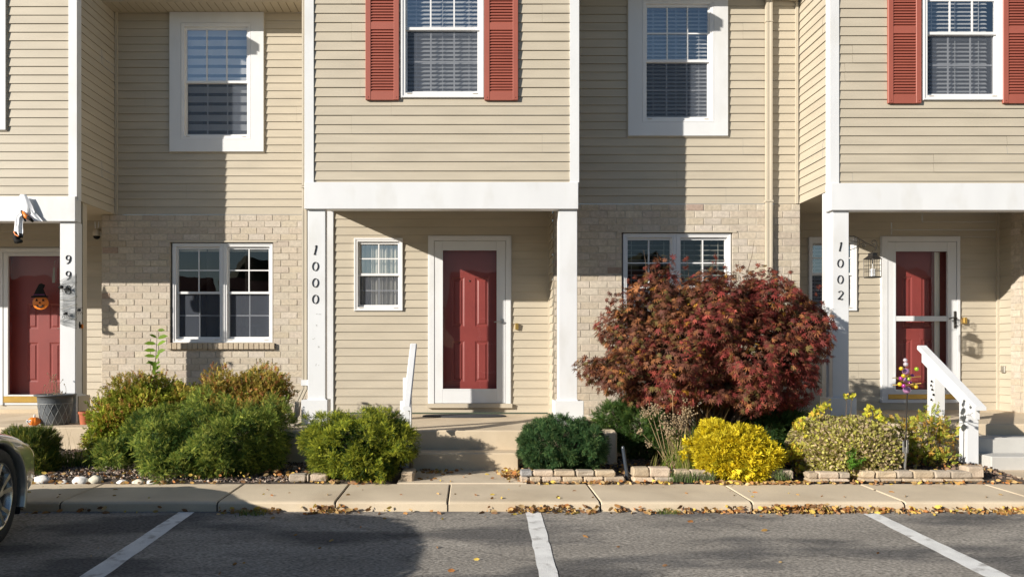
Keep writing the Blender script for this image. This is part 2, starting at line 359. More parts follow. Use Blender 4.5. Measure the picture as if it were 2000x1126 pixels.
# ------------------------------------------------------------------ windows and doors
def slats(mb, x0, x1, z0, z1, y, pitch, wd, tilt, cords=True):
    n = int((z1-z0)/pitch)
    for i in range(n):
        z = z1-.02-i*pitch; c, s = math.cos(tilt)*wd/2, math.sin(tilt)*wd/2
        if z-s < z0: break
        mb.mesh([(x0, y-c, z-s), (x1, y-c, z-s), (x1, y, z+.002), (x0, y, z+.002), (x1, y+c, z+s), (x0, y+c, z+s)], [(0, 1, 2, 3), (3, 2, 4, 5)])
    if cords:
        for t in (.14, .5, .86): mb.box(x0+(x1-x0)*t-.003, x0+(x1-x0)*t+.003, y-wd/2-.004, y-wd/2, z0, z1)
def window(T, x0, x1, z0, z1, Y, zs, nc=2, fw=.045, cover='blind', up_rows=2, low_rows=2, proud=.025, wb=None, clearlow=False):
    g = MB(); ring(g, x0, x1, z0, z1, fw, Y-proud, Y+.07, wb=fw*1.1 if wb is None else wb)
    ring(g, x0+.004, x1-.004, z0+.004, z1-.004, fw*.35, Y-proud-.008, Y-proud)
    W = obj('window', g, M['vinyl'], T)
    a, b = x0+fw, x1-fw; c, d = z0+(fw*1.1 if wb is None else wb), z1-fw; sw = .03
    for (p, q, yy, mt, rows) in ((zs-.014, d, Y+.004, 'glasslow' if clearlow else 'glass', up_rows), (c, zs+.014, Y+.026, 'screen', low_rows)):
        g = MB(); ring(g, a, b, p, q, sw*.65, yy, yy+.03, wb=sw, wt=sw); obj('sash', g, M['vinyl'], W)
        x_, X_, z_, Z_ = a+sw*.65, b-sw*.65, p+sw, q-sw
        g = MB(); g.face([(x_, yy+.012, z_), (X_, yy+.012, z_), (X_, yy+.012, Z_), (x_, yy+.012, Z_)]); obj('pane', g, M[mt], W)
        g = MB()
        for i in range(1, nc+1):
            t = x_+(X_-x_)*i/(nc+1); mo_ = .004 if p > c+.01 else .016; g.box(t-.008, t+.008, yy+mo_, yy+mo_+.006, z_, Z_)
        for i in range(1, rows):
            t = z_+(Z_-z_)*i/rows; mo_ = .0045 if p > c+.01 else .0165; g.box(x_, X_, yy+mo_, yy+mo_+.005, t-.008, t+.008)
        obj('muntin', g, M['vinyl'], W)
    for q in (a+.02, b-.07):
        g = MB(); g.box(q, q+.05, Y-proud-.004, Y+.01, c-.012, c-.006); obj('tilt_latch', g, M['tantrim'], W)
    yb = Y+.10
    g = MB()
    if cover == 'blind': slats(g, a, b, c, d, yb, .047, .048, .85); nm, mt = 'blind', 'blind'
    elif cover == 'fine': slats(g, a, b, c, d, yb, .045, .048, .9); nm, mt = 'blind', 'blind'
    elif cover == 'dark': slats(g, a, b, c, d, yb, .062, .05, .35); nm, mt = 'blind', 'dkblind'
    elif cover == 'half': slats(g, a, a+(b-a)*.93, c, d, yb, .045, .046, .8); nm, mt = 'blind', 'blind'
    elif cover == 'zebra':
        n = 0; z = d
        while z > c:
            zz = max(c, z-.082); g.box(a, b, yb, yb+.003, zz, z); z -= .125
        nm, mt = 'roller_shade', 'blind'
    elif cover == 'curtain':
        n = 60; vs = []
        for i in range(n+1):
            x = a+(b-a)*i/n; y = yb+.015*math.sin(i*.9)+.01*math.sin(i*2.3); vs += [(x, y, c), (x, y, d)]
        g.mesh(vs, [(2*i, 2*i+2, 2*i+3, 2*i+1) for i in range(n)]); nm, mt = 'curtain', 'curtain'
    elif cover == 'none':
        g.box(a, b, yb, yb+.02, d-.05, d); nm, mt = 'blind_headrail', 'blind'
    obj(nm, g, M[mt], W)
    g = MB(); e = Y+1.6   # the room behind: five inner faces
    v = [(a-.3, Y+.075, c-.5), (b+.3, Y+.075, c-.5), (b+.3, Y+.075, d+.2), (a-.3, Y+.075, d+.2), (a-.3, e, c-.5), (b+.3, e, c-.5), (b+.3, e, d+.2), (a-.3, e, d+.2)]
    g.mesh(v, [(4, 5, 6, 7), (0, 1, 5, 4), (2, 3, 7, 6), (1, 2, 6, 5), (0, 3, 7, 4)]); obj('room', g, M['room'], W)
    return W
def panel(mb, x0, x1, z0, z1, y, e=.018, dpt=.007):
    # raised panel: groove ring then raised field
    X = [x0, x0+e, x0+e*1.7, x0+e*2.6]; Z = [z0, z0+e, z0+e*1.7, z0+e*2.6]; Yv = [y-.0005, y+dpt, y+dpt, y-.001]
    def rc(i): return [(X[i], Yv[i], Z[i]), (x1-(X[i]-x0), Yv[i], Z[i]), (x1-(X[i]-x0), Yv[i], z1-(Z[i]-z0)), (X[i], Yv[i], z1-(Z[i]-z0))]
    R_ = [rc(i) for i in range(4)]
    for i in range(3):
        for k in range(4): mb.face([R_[i][k], R_[i][(k+1) % 4], R_[i+1][(k+1) % 4], R_[i+1][k]])
    mb.face(R_[3])
def door(T, x0, x1, z0, z1, Y, gx0, gx1, gz0, gz1, sx0, sx1, sz0, sz1, mid=None, kick=None, panels=(), handle='lever', hx=0, hz=0):
    # outer frame -> storm door -> red slab
    g = MB(); g.box(x0, sx0, Y-.035, Y+.10, z0, z1); g.box(sx1, x1, Y-.035, Y+.10, z0, z1); g.box(sx0, sx1, Y-.034, Y+.10, sz1, z1); g.box(sx0, sx1, Y-.02, Y+.2, z0, sz0)
    ring(g, x0-.012, x1+.012, z0-.0, z1+.012, .012, Y-.02, Y+.01, wb=.001)
    D = obj('door_frame', g, M['white'], T)
    g = MB(); y0, y1 = Y-.028, Y+.006
    def fr(a, b, c, d): g.bbox(a, b, y0, y1, c, d, .003)
    i = .003
    fr(sx0+i, gx0, sz0+i, sz1-i); fr(gx1, sx1-i, sz0+i, sz1-i); fr(gx0, gx1, gz1, sz1-i); fr(gx0, gx1, sz0+i, gz0)
    ring(g, gx0-.02, gx1+.02, gz0-.02, gz1+.02, .02, y0-.004, y0-.0005)
    if mid: fr(gx0, gx1, mid[0], mid[1])
    S = obj('storm_door', g, M['white'], T)
    g = MB()
    for (c, d) in (((gz0, gz1),) if not mid else ((gz0, mid[0]), (mid[1], gz1))): g.face([(gx0, Y-.008, c), (gx1, Y-.008, c), (gx1, Y-.008, d), (gx0, Y-.008, d)])
    obj('pane', g, M['stormglass'], S)
    if kick:
        g = MB(); g.bbox(sx0+.01, sx1-.01, y0-.006, y0, kick[0], kick[1], .002); obj('kick_plate', g, M['brass'], S)
    g = MB()
    if handle == 'lever':
        g.box(hx-.015, hx+.015, y0-.012, y0, hz-.03, hz+.03); g.tube([(hx, y0-.01, hz), (hx, y0-.04, hz), (hx-.03, y0-.045, hz-.004), (hx-.10, y0-.045, hz-.012)], .007); obj('handle', g, M['chrome'], S)
    else:
        g.bbox(hx-.018, hx+.018, y0-.012, y0, hz-.13, hz+.09, .005); g.tube([(hx, y0-.01, hz), (hx, y0-.045, hz), (hx-.05, y0-.05, hz+.006), (hx-.10, y0-.045, hz-.01)], .008); g.ball((hx, y0-.02, hz-.09), .014); obj('handle', g, M['bronze'], S)
    ys = Y+.115
    g = MB(); g.box(sx0-.01, sx0+.03, Y+.01, ys+.05, sz0, sz1); g.box(sx1-.03, sx1+.01, Y+.01, ys+.05, sz0, sz1); g.box(sx0, sx1, Y+.01, ys+.05, sz1-.03, sz1+.01); obj('jamb', g, M['red'], D)
    g = MB()
    for r in holes_sub((sx0-.02, sx1+.02, sz0, sz1), panels): g.face([(r[0], ys, r[2]), (r[1], ys, r[2]), (r[1], ys, r[3]), (r[0], ys, r[3])])
    for p in panels: panel(g, p[0], p[1], p[2], p[3], ys)
    g.box(sx0-.02, sx1+.02, ys+.02, ys+.05, sz0, sz1)
    E = obj('red_door', g, M['red'], T); return D, S, E, ys

# digits drawn as thick-and-thin strokes (unit box 0..1 high, centred in x)
def arc(cx, cy, rx, ry, a0, a1, n=16): return [(cx+rx*math.cos(math.radians(a0+(a1-a0)*i/n)), cy+ry*math.sin(math.radians(a0+(a1-a0)*i/n))) for i in range(n+1)]
DIG = {'1': [([(.10, 1.0), (.02, .5), (-.08, 0)], [.05, .06, .05]), ([(.10, .98), (-.06, .86)], [.045, .02]), ([(-.16, .02), (.02, .04)], [.03, .03])],
       '0': [(arc(0, .5, .30, .46, 90, 450, 28), None)],
       '2': [(arc(.02, .74, .26, .23, 165, -40, 14)+[(.0, .30), (-.26, .03)], None), ([(-.28, .04), (-.05, .08), (.12, .0), (.30, .08)], [.03, .06, .06, .02])],
       '9': [(arc(.0, .70, .25, .27, 0, 360, 22), None), ([(.25, .72), (.22, .40), (.10, .15), (-.14, .0)], [.055, .055, .04, .025])],
       '8': [(arc(0, .75, .21, .22, 0, 360, 20), None), (arc(0, .27, .27, .26, 0, 360, 20), None)]}
def digit(P, ch, x, z, h, y, m='black'):
    g = MB(); pr = 0
    for pts, ws in DIG[ch]:
        n = len(pts); L_ = []; R_ = []
        for i, (a, b) in enumerate(pts):
            p0 = pts[max(i-1, 0)]; p1 = pts[min(i+1, n-1)]; dx, dz = p1[0]-p0[0], p1[1]-p0[1]; l = math.hypot(dx, dz) or 1
            wd = ws[i] if ws else (.018+.030*abs(dz/l))
            nx, nz = -dz/l*wd, dx/l*wd
            sl = (b-.5)*.05
            L_.append((x+(a+nx+sl)*h, z+(b+nz)*h)); R_.append((x+(a-nx+sl)*h, z+(b-nz)*h))
        for i in range(n-1):
            q = [L_[i], L_[i+1], R_[i+1], R_[i]]; y0 = y-.008-pr
            g.face([(u, y0, v) for u, v in q])
            g.face([(L_[i][0], y0, L_[i][1]), (L_[i+1][0], y0, L_[i+1][1]), (L_[i+1][0], y, L_[i+1][1]), (L_[i][0], y, L_[i][1])])
            g.face([(R_[i][0], y0, R_[i][1]), (R_[i+1][0], y0, R_[i+1][1]), (R_[i+1][0], y, R_[i+1][1]), (R_[i][0], y, R_[i][1])])
        pr += .001
    return obj('house_number', g, M[m], P)

# ------------------------------------------------------------------ the three townhouses
CEIL = CAMZ+1.79      # underside of the bays
EAVE = CAMZ+4.446     # main soffit
BEAVE = CAMZ+4.59     # bay soffit
def shutter(T, x0, x1, z0, z1, y, gaps):
    g = MB(); w_ = (x1-x0)*.16; t = .03
    g.bbox(x0, x0+w_, y-t, y, z0, z1, .004); g.bbox(x1-w_, x1, y-t, y, z0, z1, .004)
    rails = [z0+(z1-z0)*.03]+gaps; prev = z0
    rl = [(z0, z0+.085)]+[(q-.035, q+.035) for q in gaps]+[(z1-.08, z1)]
    for a, b in rl: g.box(x0+w_, x1-w_, y-t+.003, y-.002, a, b)
    for (a, b), (c, d) in zip(rl[:-1], rl[1:]):
        n = max(1, round((c-b)/.031)); p = (c-b)/n
        for i in range(n):
            z = b+i*p; g.mesh([(x0+w_, y-t+.004, z), (x1-w_, y-t+.004, z), (x1-w_, y-t+.004, z+p*.28), (x0+w_, y-t+.004, z+p*.28), (x1-w_, y-.006, z+p), (x0+w_, y-.006, z+p), (x1-w_, y-.006, z), (x0+w_, y-.006, z)], [(0, 1, 2, 3), (3, 2, 4, 5), (0, 1, 6, 7)])
    for zz in (z0+.03, z1-.03):
        for xx in (x0+w_*.5, x1-w_*.5): g.ball((xx, y-t, zz), .006, 8, 5, col=(.6, .6, .6))
    obj('shutter', g, M['shutter'], T)
def roofs(T, bx0, bx1, bY, rx0, rx1, rY, gutter=None):
    cx = (bx0+bx1)/2; hw = (bx1-bx0)/2; sl = .62; ov = .28; zt = BEAVE
    g = MB()
    for s in (-1, 1):
        xe = cx+s*(hw+ov); z1 = zt+.05; zr = z1+(hw+ov)*sl
        g.mesh([(xe, bY-.17, z1), (cx, bY-.17, zr), (cx, bY+5, zr), (xe, bY+5, z1), (xe, bY-.17, z1+.10), (cx, bY-.17, zr+.10), (cx, bY+5, zr+.10), (xe, bY+5, z1+.10)],
               [(0, 1, 2, 3), (4, 5, 6, 7), (0, 1, 5, 4), (3, 2, 6, 7), (0, 3, 7, 4)])
    e = rY-.34; g.mesh([(rx0, e, EAVE+.1), (rx1, e, EAVE+.1), (rx1, e+6, EAVE+3.6), (rx0, e+6, EAVE+3.6), (rx0, e, EAVE+.18), (rx1, e, EAVE+.18), (rx1, e+6, EAVE+3.7), (rx0, e+6, EAVE+3.7)], [(0, 1, 2, 3), (4, 5, 6, 7), (0, 1, 5, 4)])
    R_ = obj('roof', g, M['shingle'], T)
    for s in (-1, 1):
        g = MB()
        xa, xb = sorted((cx+s*(hw+.0), cx+s*(hw+ov))); g.box(xa, xb, bY-.15, rY-.34, zt, zt+.05)
        obj('bay_soffit', g, M['white'], R_)
    g = MB(); n = int((rx1-rx0)/.10)
    for i in range(n):
        x = rx0+(rx1-rx0)*i/n; xx = rx0+(rx1-rx0)*(i+1)/n; z = EAVE+.001
        g.face([(x, e, z), (xx-.012, e, z), (xx-.012, rY, z), (x, rY, z)]); g.face([(xx-.012, e, z+.006), (xx, e, z+.006), (xx, rY, z+.006), (xx-.012, rY, z+.006)], (.45, .42, .36))
        g.face([(xx-.012, e, z), (xx-.012, rY, z), (xx-.012, rY, z+.006), (xx-.012, e, z+.006)]); g.face([(xx, e, z), (xx, rY, z), (xx, rY, z+.006), (xx, e, z+.006)])
    obj('soffit', g, M['soffit'], R_)
    g = MB(); g.box(rx0, rx1, e-.02, e, EAVE-.01, EAVE+.14); obj('fascia', g, M['tantrim'], R_)
    if gutter:
        g = MB(); a, b = gutter; p = [(e-.022, EAVE+.10), (e-.022, EAVE-.005), (e-.085, EAVE-.005), (e-.125, EAVE+.05), (e-.125, EAVE+.10), (e-.135, EAVE+.105)]
        for q, r_ in zip(p[:-1], p[1:]): g.face([(a, q[0], q[1]), (b, q[0], q[1]), (b, r_[0], r_[1]), (a, r_[0], r_[1])])
        for x in (a, b): g.face([(x, q[0], q[1]) for q in p])
        obj('gutter', g, M['tantrim'], R_)
def unit(label, bY, pY, rY, bx0, bx1, rx1, bp, pp, rp, beam, post_l, post_r, win, brick_x, porch_hole, rec_hole, brick_hole, floor, px0, px1, gutter, siderp, seed, casing=None, brick_z=None):
    """bay front at bY, porch back wall at pY, recessed wall at rY (to the right of the bay)"""
    T = empty('townhouse', ((bx0+bx1)/2, bY, 0), label, 'townhouse', 'row of attached townhouses')
    tw = .086
    bt, bb = beam
    g = MB(); hs = [win] if win else []
    ztop = BEAVE
    siding(g, front(bY), bx0+tw, bx1-tw, bt-.001, ztop, bp, bt-bp*.72, hs, seed=seed)
    cx = (bx0+bx1)/2; hw = (bx1-bx0)/2
    g.face([(bx0, bY, ztop), (bx1, bY, ztop), (cx, bY, ztop+hw*.62+.05)])
    obj('bay_siding', g, M['siding'], T)
    sp = siderp
    g = MB(); siding(g, sideR(bx1), bY+.085, rY+.0, CEIL, EAVE+.3, sp, CEIL-sp*.0, seed=seed+1); obj('side_siding', g, M['siding'], T)
    g = MB(); siding(g, sideL(bx0), bY+.085, rY+.6, CEIL, EAVE+.3, sp, CEIL, seed=seed+2); obj('side_siding', g, M['siding'], T)
    for a, b, sx in ((bx0-.014, bx0+tw, -1), (bx1-tw, bx1+.014, 1)):
        g = MB(); g.box(a, b, bY-.022, bY, CEIL if False else bt+.0, ztop)
        if sx < 0: g.box(a, a+.014, bY, bY+.085, CEIL-.0, ztop)
        else: g.box(b-.014, b, bY, bY+.085, CEIL-.0, ztop)
        obj('corner_board', g, M['white'], T)
    g = MB(); g.bbox(bx0-.012, bx1+.004, bY-.038, bY+.10, bb, bt, .004); obj('porch_beam', g, M['white'], T)
    g = MB(); g.box(bx0, bx1, bY+.10, pY, CEIL-.0, CEIL+.04); obj('porch_ceiling', g, M['soffit'], T)
    # recess wall above the brick
    g = MB(); siding(g, front(rY), bx1+.012, rx1-.012, CEIL, EAVE+.02, rp, CEIL, rec_hole, seed=seed+3); obj('wall_siding', g, M['siding'], T)
    g = MB(); g.box(bx1+.013, bx1+.045, rY-.03, rY, CEIL, EAVE); obj('corner_trim', g, M['tantrim'], T)
    g = MB(); g.box(rx1-.045, rx1-.013, rY-.03, rY, CEIL, EAVE); obj('corner_trim', g, M['tantrim'], T)
    # brick
    g = MB(); mo = MB(); bricks(g, mo, front(rY-.012), brick_x[0], brick_x[1], .0, CEIL-.004, .0857, .2145, CEIL-.0857*30, brick_x[0], brick_hole, seed=seed)
    bricks(g, mo, sideR(brick_x[1]+.004), rY-.008, rY+.5, .0, CEIL-.004, .0857, .2145, CEIL-.0857*30, rY-.012, (), seed=seed+9)
    bricks(g, mo, sideL(brick_x[0]-.004), rY-.008, rY+.16, .0, CEIL-.004, .0857, .2145, CEIL-.0857*30, rY-.012, (), seed=seed+19)
    B = obj('brick_wall', g, M['brick'], T); obj('mortar_joint', mo, M['mortar'], B)
    # porch back wall
    g = MB(); siding(g, front(pY), px0, px1, floor+.02, CEIL, pp, floor+.02, porch_hole, seed=seed+5); obj('porch_siding', g, M['siding'], T)
    return T
def post(T, x0, x1, yf, z0, z1, zp, px0, px1, dep=.16, name='porch_post'):
    g = MB(); g.bbox(x0, x1, yf, yf+dep, zp, z1, .004); g.box(x0-.004, x1+.004, yf-.004, yf+dep+.004, zp, zp+.012)
    P = obj(name, g, M['white'], T)
    g = MB(); e = (px1-px0)-(x1-x0); g.bbox(px0, px1, yf-e/2+.005, yf+dep+e/2, z0, zp, .005); obj('post_base', g, M['white'], P)
    return P

# unit with number 998 ------------------------------------------------
bY, pY, rY = 9.15, 10.6, 10.13
bx1 = fx(149.5, bY); bx0 = bx1-4.3; rx1 = fx(598, rY)+.35; flA = CAMZ-.86
wA = (fx(333, rY), fx(516, rY), fz(297, rY), EAVE+.02)
wAi = (fx(355, rY), fx(491, rY), fz(273.5, rY), fz(47, rY))
wAb = (fx(333, rY), fx(534, rY), fz(669, rY), fz(472, rY))
TA = unit('townhouse 998 at the left, with jack-o-lantern door decoration and plain brick window',
     bY, pY, rY, bx0, bx1, rx1, .1016, .1030, .1019, (fz(384.5, bY), fz(433, bY)), None, None,
     (fx(-160, bY), fx(14, bY), fz(255, bY), fz(-80, bY)), (fx(200, rY), rx1), [(fx(2, pY), fx(149, pY), fz(789, pY), fz(484, pY))], [wAi[:4]], [wAb], flA, bx0, fx(205, pY), (fx(245, rY), fx(598, rY)), .1019, 11)
roofs(TA, bx0, bx1, bY, bx1, fx(600, rY)-.0, rY, (fx(246, rY-.34), fx(597, rY-.34)))
window(TA, *wAi, rY, fz(160, rY), nc=2, cover='zebra', up_rows=1, low_rows=1)
def casing(T, o, i, y, t=.022):
    g = MB(); g.box(o[0], i[0], y-t-.014, y, o[2], o[3]); g.box(i[1], o[1], y-t-.014, y, o[2], o[3]); g.box(i[0], i[1], y-t-.0135, y, o[2], i[2]); g.box(i[0], i[1], y-t-.0135, y, i[3], o[3]); obj('window_casing', g, M['white'], T)
    g = MB(); e = .012; g.box(o[0]-e, o[0], y-.022, y, o[2]-e, o[3]); g.box(o[1], o[1]+e, y-.022, y, o[2]-e, o[3]); g.box(o[0], o[1], y-.0225, y, o[2]-e, o[2]); obj('window_channel', g, M['tantrim'], T)
casing(TA, (wA[0], wA[1], wA[2], EAVE-.003), wAi, rY)
xm = fx(435.5, rY)
window(TA, wAb[0]+.02, xm, wAb[2], wAb[3]-.015, rY+.045, fz(571, rY), nc=1, cover='none', proud=.03, clearlow=True)
window(TA, xm+.001, wAb[1]-.01, wAb[2], wAb[3]-.015, rY+.045, fz(571, rY), nc=1, cover='none', proud=.03, clearlow=True)
def brickframe(T, h, y, sill=True):
    g = MB(); x0, x1, z0, z1 = h; d = .075
    for q in ([(x0, z0), (x0, z1)], [(x1, z0), (x1, z1)]):
        g.face([(q[0][0], y-.012, q[0][1]), (q[0][0], y+d, q[0][1]), (q[1][0], y+d, q[1][1]), (q[1][0], y-.012, q[1][1])])
    g.face([(x0, y-.012, z1), (x1, y-.012, z1), (x1, y+d, z1), (x0, y+d, z1)]); obj('window_reveal', g, M['mortar'], T)
    g = MB(); g.box(x0-.05, x1+.05, y-.022, y-.004, z1-.008, z1+.012); obj('lintel', g, M['tantrim'], T)
    if sill:
        g = MB(); n = round((x1-x0+.06)/.068); R = random.Random(3)
        for i in range(n):
            a = x0-.03+(x1-x0+.06)*i/n; b = x0-.03+(x1-x0+.06)*(i+1)/n; c = R.choice(BR); c = (c[0]*.92, c[1]*.88, c[2]*.8)
            g.bbox(a+.004, b-.004, y-.055, y+.06, z0-.085, z0-.004, .004, c)
        S = obj('brick_sill', g, M['brick'], T)
        g = MB(); g.box(x0-.026, x1+.026, y-.045, y+.06, z0-.08, z0-.01); obj('mortar_joint', g, M['mortar'], S)
brickframe(TA, wAb, rY)
# window at the far left of the bay: white casing edge
window(TA, fx(-140, bY), fx(-8, bY), fz(235, bY), fz(-80, bY), bY, fz(80, bY), nc=2, cover='blind')
casing(TA, (fx(-160, bY), fx(14, bY), fz(255, bY), fz(-95, bY)), (fx(-140, bY), fx(-8, bY), fz(235, bY), fz(-80, bY)), bY)
zt = fz(433, bY); 
PA = post(TA, fx(117, bY), fx(147, bY), bY, flA, zt, fz(771, bY), fx(108, bY), fx(152, bY), dep=.16)
for ch, y in zip('998', (498, 529, 557)): digit(PA, ch, fx(133.5, bY), fz(y+17, bY), 17/F*bY, bY)
post(TA, bx0, bx0+.18, bY, flA, zt, flA+.2, bx0-.03, bx0+.21)
g = MB(); g.box(fx(147.6, bY), fx(158, bY+.25), bY+.17, bY+.27, flA+.25, CEIL); obj('post_trim', g, M['tantrim'], TA)
g = MB(); g.bbox(fx(150, bY+.1), fx(170, bY+.2), bY+.0, bY+.28, flA, fz(772, bY+.1), .004); obj('post_base', g, M['tantrim'], TA)
d = pY
door(TA, fx(2, d), fx(150, d), fz(790, d), fz(486, d), d, fx(18, d), fx(122, d), fz(770, d), fz(500, d), fx(8, d), fx(142, d), fz(786, d), fz(493, d),
     panels=[(fx(44, d), fx(66, d), fz(642, d), fz(592, d)), (fx(88, d), fx(110, d), fz(642, d), fz(592, d)), (fx(44, d), fx(66, d), fz(746, d), fz(668, d)), (fx(88, d), fx(110, d), fz(746, d), fz(668, d))],
     kick=(fz(785, d), fz(773, d)), hx=fx(132, d), hz=fz(640, d))
g = MB(); g.bbox(bx0-.4, fx(188, 8.62), 8.6, pY+.02, .0, flA, .012, (1.1, 1.1, 1.12)); g.bbox(bx0-.3, bx0+1.6, 8.28, 8.6, 0, flA-.17, .01); obj('porch_slab', g, M['concrete'], TA)
g = MB(); g.box(fx(2, d), fx(200, d), pY-.03, pY-.001, flA, flA+.05); obj('wall_base', g, M['concrete'], TA)

# unit with number 1000 -----------------------------------------------
bY, pY, rY = 8.43, 9.83, 9.40; flB = CAMZ-.81
bx0 = fx(598, bY); bx1 = fx(1128, bY); rx1 = fx(1559.5, rY)
wB = (fx(1226, rY), fx(1420, rY), fz(266.5, rY), EAVE+.02); wBi = (fx(1253.6, rY), fx(1393, rY), fz(240, rY), fz(2, rY))
wBb = (fx(1214, rY), fx(1430, rY), fz(664, rY), fz(453, rY))
bw = (fx(783, bY), fx(945, bY), fz(192.5, bY), fz(-80, bY)); pw = (fx(692, pY), fx(787, pY), fz(607, pY), fz(465, pY))
TB = unit('townhouse 1000 in the middle, red shutters upstairs and red front door under the porch',
     bY, pY, rY, bx0, bx1, rx1, .1016, .1029, .1007, (fz(357, bY), fz(409, bY)), None, None, bw, (fx(1083, rY), fx(1561.5, rY)),
     [pw, (fx(838, pY), fx(997, pY), fz(794, pY), fz(462, pY))], [wBi], [wBb], flB, fx(652, pY), fx(1071, pY), None, .1007, 31)
roofs(TB, bx0, bx1, bY, bx1, rx1, rY, (fx(1135, rY), fx(1500, rY)))
window(TB, *wBi, rY, fz(119, rY), nc=2, cover='blind')
casing(TB, (wB[0], wB[1], wB[2], EAVE-.003), wBi, rY)
xm = fx(1321, rY)
window(TB, wBb[0]+.02, xm, wBb[2], wBb[3]-.015, rY+.045, fz(560, rY), nc=1, cover='dark', proud=.03, clearlow=True)
window(TB, xm+.001, wBb[1]-.01, wBb[2], wBb[3]-.015, rY+.045, fz(560, rY), nc=1, cover='dark', proud=.03, clearlow=True)
brickframe(TB, wBb, rY)
window(TB, *bw, bY, fz(56, bY), nc=2, cover='fine', fw=.05)
shutter(TB, fx(714, bY-.03), fx(779.5, bY-.03), fz(195.5, bY-.03), fz(-86, bY-.03), bY-.012, [fz(54, bY)])
shutter(TB, fx(946, bY-.03), fx(1012, bY-.03), fz(196, bY-.03), fz(-86, bY-.03), bY-.012, [fz(55, bY)])
window(TB, *pw, pY, fz(536, pY), nc=1, cover='curtain')
zt = fz(409, bY)
PB = post(TB, fx(601, bY), fx(635.5, bY), bY, flB, zt, fz(780, bY), fx(590, bY), fx(641, bY), dep=.11)
for ch, y in zip('1000', (479, 511, 543, 575)): digit(PB, ch, fx(616, bY), fz(y+18, bY), 18/F*bY, bY)
g = MB(); R = random.Random(5)
for (x, y) in ((621, 613), (617, 636), (613, 661), (618, 677), (618, 712)):   # old nail marks where more numbers hung
    for q in range(3):
        a = fx(x+R.uniform(-4, 4), bY); b = fz(y+R.uniform(-1.5, 1.5), bY); g.box(a, a+R.uniform(.006, .016), bY-.0016, bY-.0002, b, b+.004)
obj('nail_mark', g, M['dkblind'], PB)
post(TB, fx(1091, bY), fx(1127.5, bY), bY, flB, zt, fz(782, bY), fx(1082, bY), fx(1139, bY), dep=.15)
g = MB(); g.box(fx(640, pY), fx(651.5, pY), pY-.03, pY+.3, flB, CEIL); obj('corner_board', g, M['white'], TB)
g = MB(); g.box(fx(1070, pY), fx(1074, pY), pY-.03, pY, flB, CEIL); obj('corner_trim', g, M['tantrim'], TB)
g = MB(); siding(g, sideL(fx(1074, pY)), rY, pY, flB+.02, CEIL, .1029, flB+.02); g.box(fx(1074, pY), fx(1083, rY)+.01, rY-.010, rY+.01, flB, CEIL, (1, 1, 1)); obj('side_siding', g, M['siding'], TB)
g = MB(); g.bbox(fx(864, 9.2)-.06, fx(864, 9.2)+.1, 9.0, 9.16, CEIL-.045, CEIL, .01); g.ball((fx(868, 9.1), 9.08, CEIL-.05), .06, sc_=(1, 1, .5)); obj('porch_light', g, M['white'], TB)
d = pY
Dr = door(TB, fx(838, d), fx(997, d), fz(795, d), fz(462, d), d, fx(865, d), fx(970, d), fz(758.5, d), fz(489, d), fx(848, d), fx(987.5, d), fz(787, d), fz(470.5, d),
     panels=[(fx(x0, d+.11), fx(x1, d+.11), fz(z0, d), fz(z1, d)) for x0, x1 in ((882, 907), (928, 955)) for z0, z1 in ((637, 540), (746, 665))], hx=fx(980, d), hz=fz(627, d))
g = MB(); g.lathe([(.012, -.004), (.009, -.008), (.0, -.009)], (fx(918, d), d+.115, fz(548, d)), 12, 'z'); 
g = MB(); g.ball((fx(917, d+.1), d+.112, fz(548, d+.1)), .011); obj('peephole', g, M['bronze'], Dr[2])
g = MB(); g.bbox(fx(1006, d), fx(1012, d), d-.05, d-.008, fz(643, d), fz(631, d), .003); obj('doorbell', g, M['brass'], TB)
g = MB(); g.bbox(-1.93, 1.47, 7.80, pY+.02, .0, flB, .012); obj('porch_slab', g, M['concrete'], TB)
g = MB(); g.bbox(-.58, .47, 7.55, 7.83, .0, CAMZ-1.006, .012, (1.02, 1, .98)); obj('step', g, M['concrete'], TB)
g = MB(); g.box(fx(838, d)-.02, fx(997, d)+.02, d-.055, d, fz(795, d)-.002, fz(787, d)); obj('door_sill', g, M['tantrim'], TB)
def downspout(T, pts, wx=.072, wy=.055, name='downspout'):
    g = MB(); P = [Vector(p) for p in pts]
    for i, (a, b) in enumerate(zip(P[:-1], P[1:])):
        d_ = (b-a).normalized(); u = Vector((0, 1, 0)); s = d_.cross(u).normalized()
        a2 = a-d_*.012*(i > 0); b2 = b+d_*.012*(i < len(P)-2); vs = []
        cs = [(-.5, -.5), (-.17, -.5), (-.12, -.43), (.12, -.43), (.17, -.5), (.5, -.5), (.5, .5), (-.5, .5)]
        for p in (a2, b2):
            for q, r_ in cs: vs.append(p+s*wx*q+u*wy*r_)
        n = len(cs); g.mesh(vs, [(k, (k+1) % n, n+(k+1) % n, n+k) for k in range(n)]+[tuple(range(n)), tuple(range(2*n-1, n-1, -1))])
    return g
xd = fx(1501, rY-.05); yd = rY-.055
g = downspout(TB, [(xd, yd-.22, EAVE+.02), (xd, yd-.22, EAVE-.03), (xd, yd, EAVE-.16), (xd, yd, .3), (xd, yd-.12, .18)])
g.box(xd-.045, xd+.045, yd-.033, yd+.04, fz(395, rY)-.01, fz(395, rY)+.012); g.box(xd-.042, xd+.042, yd-.033, yd+.04, fz(47, rY)-.004, fz(47, rY)+.004)
DS = obj('downspout', g, M['tantrim'], TB)
g = downspout(TB, [(xd+.02, yd, EAVE-.14), (fx(1553, rY), yd, EAVE-.165), (fx(1562, rY)-.0, yd-.05, EAVE-.10), (fx(1568, rY), yd-.12, EAVE+.02)], .05, .05); obj('branch_pipe', g, M['tantrim'], DS)
yd = 8.50
